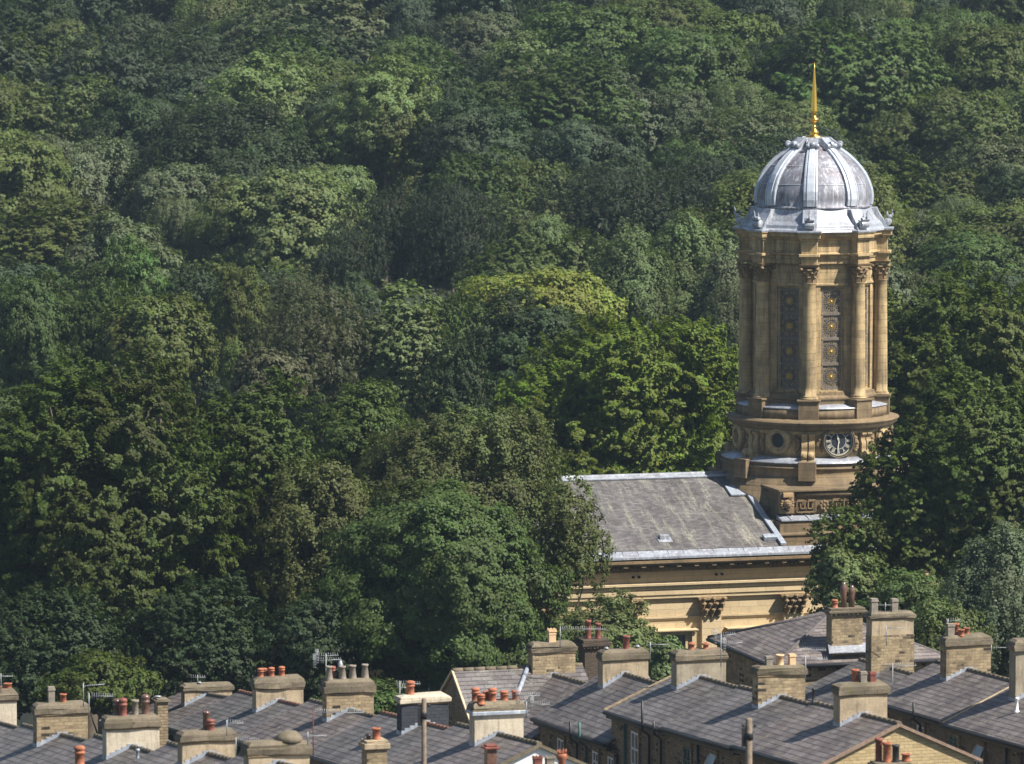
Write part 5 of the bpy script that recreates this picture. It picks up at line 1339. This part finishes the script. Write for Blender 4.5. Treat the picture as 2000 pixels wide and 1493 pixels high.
for q in [(250, 470, 200, 'round', 'green', 386), (380, 500, 190, 'oak', 'bluish', 384), (470, 520, 150, 'round', 'olive', 380), (215, 520, 190, 'oak', 'green', 372), (700, 540, 160, 'round', 'bluish', 376), (900, 560, 170, 'oak', 'green', 372), (60, 520, 200, 'round', 'green', 370), (900, 640, 190, 'oak', 'dark', 345), (1440, 540, 180, 'birch', 'grey', 376), (1560, 560, 200, 'oak', 'green', 366), (1800, 520, 190, 'birch', 'light', 372), (1950, 500, 200, 'round', 'bluish', 376)]:
    put_tree(*q[:5], Y=q[5], group=VG, ch=12)
val(1330, 408, 215, 'birch', 'light', 392, 'pale willow-like tree halfway between the yellow tree and the tower, the tallest there', ch=15, leaf=.24, lobes=22)
val(1225, 432, 180, 'birch', 'light', 388, 'pale feathery tree just right of the yellow flat-topped one', ch=14, leaf=.24, lobes=18)
val(1415, 470, 160, 'birch', 'grey', 384, 'grey-green feathery tree touching the left side of the belfry columns', ch=14, leaf=.24, lobes=18)
rg = random.Random(2024)
placed = [(t['x'], t['Y'], t['r']*(1.25 if t['label'] else 1)) for t in TREES]
cands = []
Y = 384.0
while Y < 600:
    half = .103*Y+7; x = -half+rg.uniform(0, 5)
    while x < half:
        cands.append((x+rg.uniform(-1.6, 1.6), Y+rg.uniform(-2.5, 2.5))); x += rg.uniform(6.4, 10.0)
    Y += 7.4
for x, y in cands:
    r = rg.choice([rg.uniform(4.8, 6.8), rg.uniform(6.5, 11), rg.uniform(6, 9.6)])
    if any((x-a)**2+((y-b)*1.0)**2 < (.53*(r+c))**2 for a, b, c in placed): continue
    H = rg.uniform(11.5, 15)+r*.75
    kind = rg.choices(['round', 'oak', 'birch', 'beech', 'pine'], [44, 30, 16, 5, 5])[0]
    w = math.sin(x*.035+1.3)+math.sin(y*.03+x*.02)
    col = rg.choices(['dark', 'green', 'bluish', 'olive', 'grey', 'light'], [16, 28, 26, 10+5*max(0, w), 14, 10+8*max(0, w)])[0]
    if kind == 'pine': col = 'pine'
    z = terr(x, y); p, q = proj((x, y, z+H))
    placed.append((x, y, r))
    if q < -150 and y < 560: pass
    put_tree(p, q, 2*r*F/y, kind, col, Y=y, H=H, group=HG, ch=min(H*.9, r*rg.uniform(1.8, 2.6)), seed=rg.randrange(9999))

# --- labels: every tree singled out
ADJ = {'dark': 'very dark green', 'green': 'mid green', 'bluish': 'bluish green', 'olive': 'olive green', 'grey': 'grey-green', 'light': 'light green', 'pine': 'blackish green', 'lime': 'lime green'}
KD = {'round': 'rounded tree', 'oak': 'bushy oak', 'birch': 'feathery birch', 'beech': 'spreading beech', 'pine': 'dark pine', 'flat': 'tiered tree'}
XC = [(130, 'at the left edge'), (330, 'far left'), (560, 'left of the pines'), (760, 'above the brownish pine'), (960, 'above the yellow tree'), (1180, 'right of centre'), (1400, 'well left of the dome'), (1500, 'just left of the dome'), (1700, 'behind the dome and spire'), (1860, 'right of the dome'), (9999, 'at the right edge')]
YC = [(10, 'at the very top'), (90, 'near the top'), (190, 'high on the hill'), (300, 'halfway up the hill'), (420, 'on the lower hill'), (9999, 'low on the hill')]
groups = {}
for t in TREES:
    t['o']['group'] = t['group']
    if t['label']: t['o']['label'] = t['label']; continue
    cx, cy = t['cen']; px_, py_ = cx, cy
    a = next(s for l_, s in YC if py_-60 < l_); b = next(s for l_, s in XC if px_ < l_)
    if rg.random() < 0: pass
    t['base'] = (ADJ[t['col']], KD[t['kind']], a, b); groups.setdefault(t['base'], []).append(t)
ORD = ['first', 'second', 'third', 'fourth', 'fifth', 'sixth', 'seventh', 'eighth', 'ninth', 'tenth']
for key, ts in groups.items():
    ts.sort(key=lambda t: t['cen'][0])
    for i, t in enumerate(ts):
        s = f'{key[0]} {key[1]} {key[2]}, {key[3]}'
        if len(ts) == 2: s = ('left' if i == 0 else 'right')+'-hand '+s
        elif len(ts) > 2: s = ('leftmost ' if i == 0 else 'rightmost ' if i == len(ts)-1 else ORD[i]+' from left, ')+s
        t['o']['label'] = s

# --- sky-side air
print('LEAVES', sum(LEAFN))
hz = MB(); hz.box(-900, 900, -90, 1600, -55, 45)
hm = NT('air'); hm.t.nodes.remove(hm.b); pv = hm.n('VolumePrincipled'); pv.inputs['Color'].default_value = (.62, .82, 1, 1); pv.inputs['Density'].default_value = .00010; pv.inputs['Anisotropy'].default_value = .2
hm.l(pv.outputs[0], hm.out.inputs['Volume']); ho = hz.build('haze', hm.m); ho['kind'] = 'stuff'
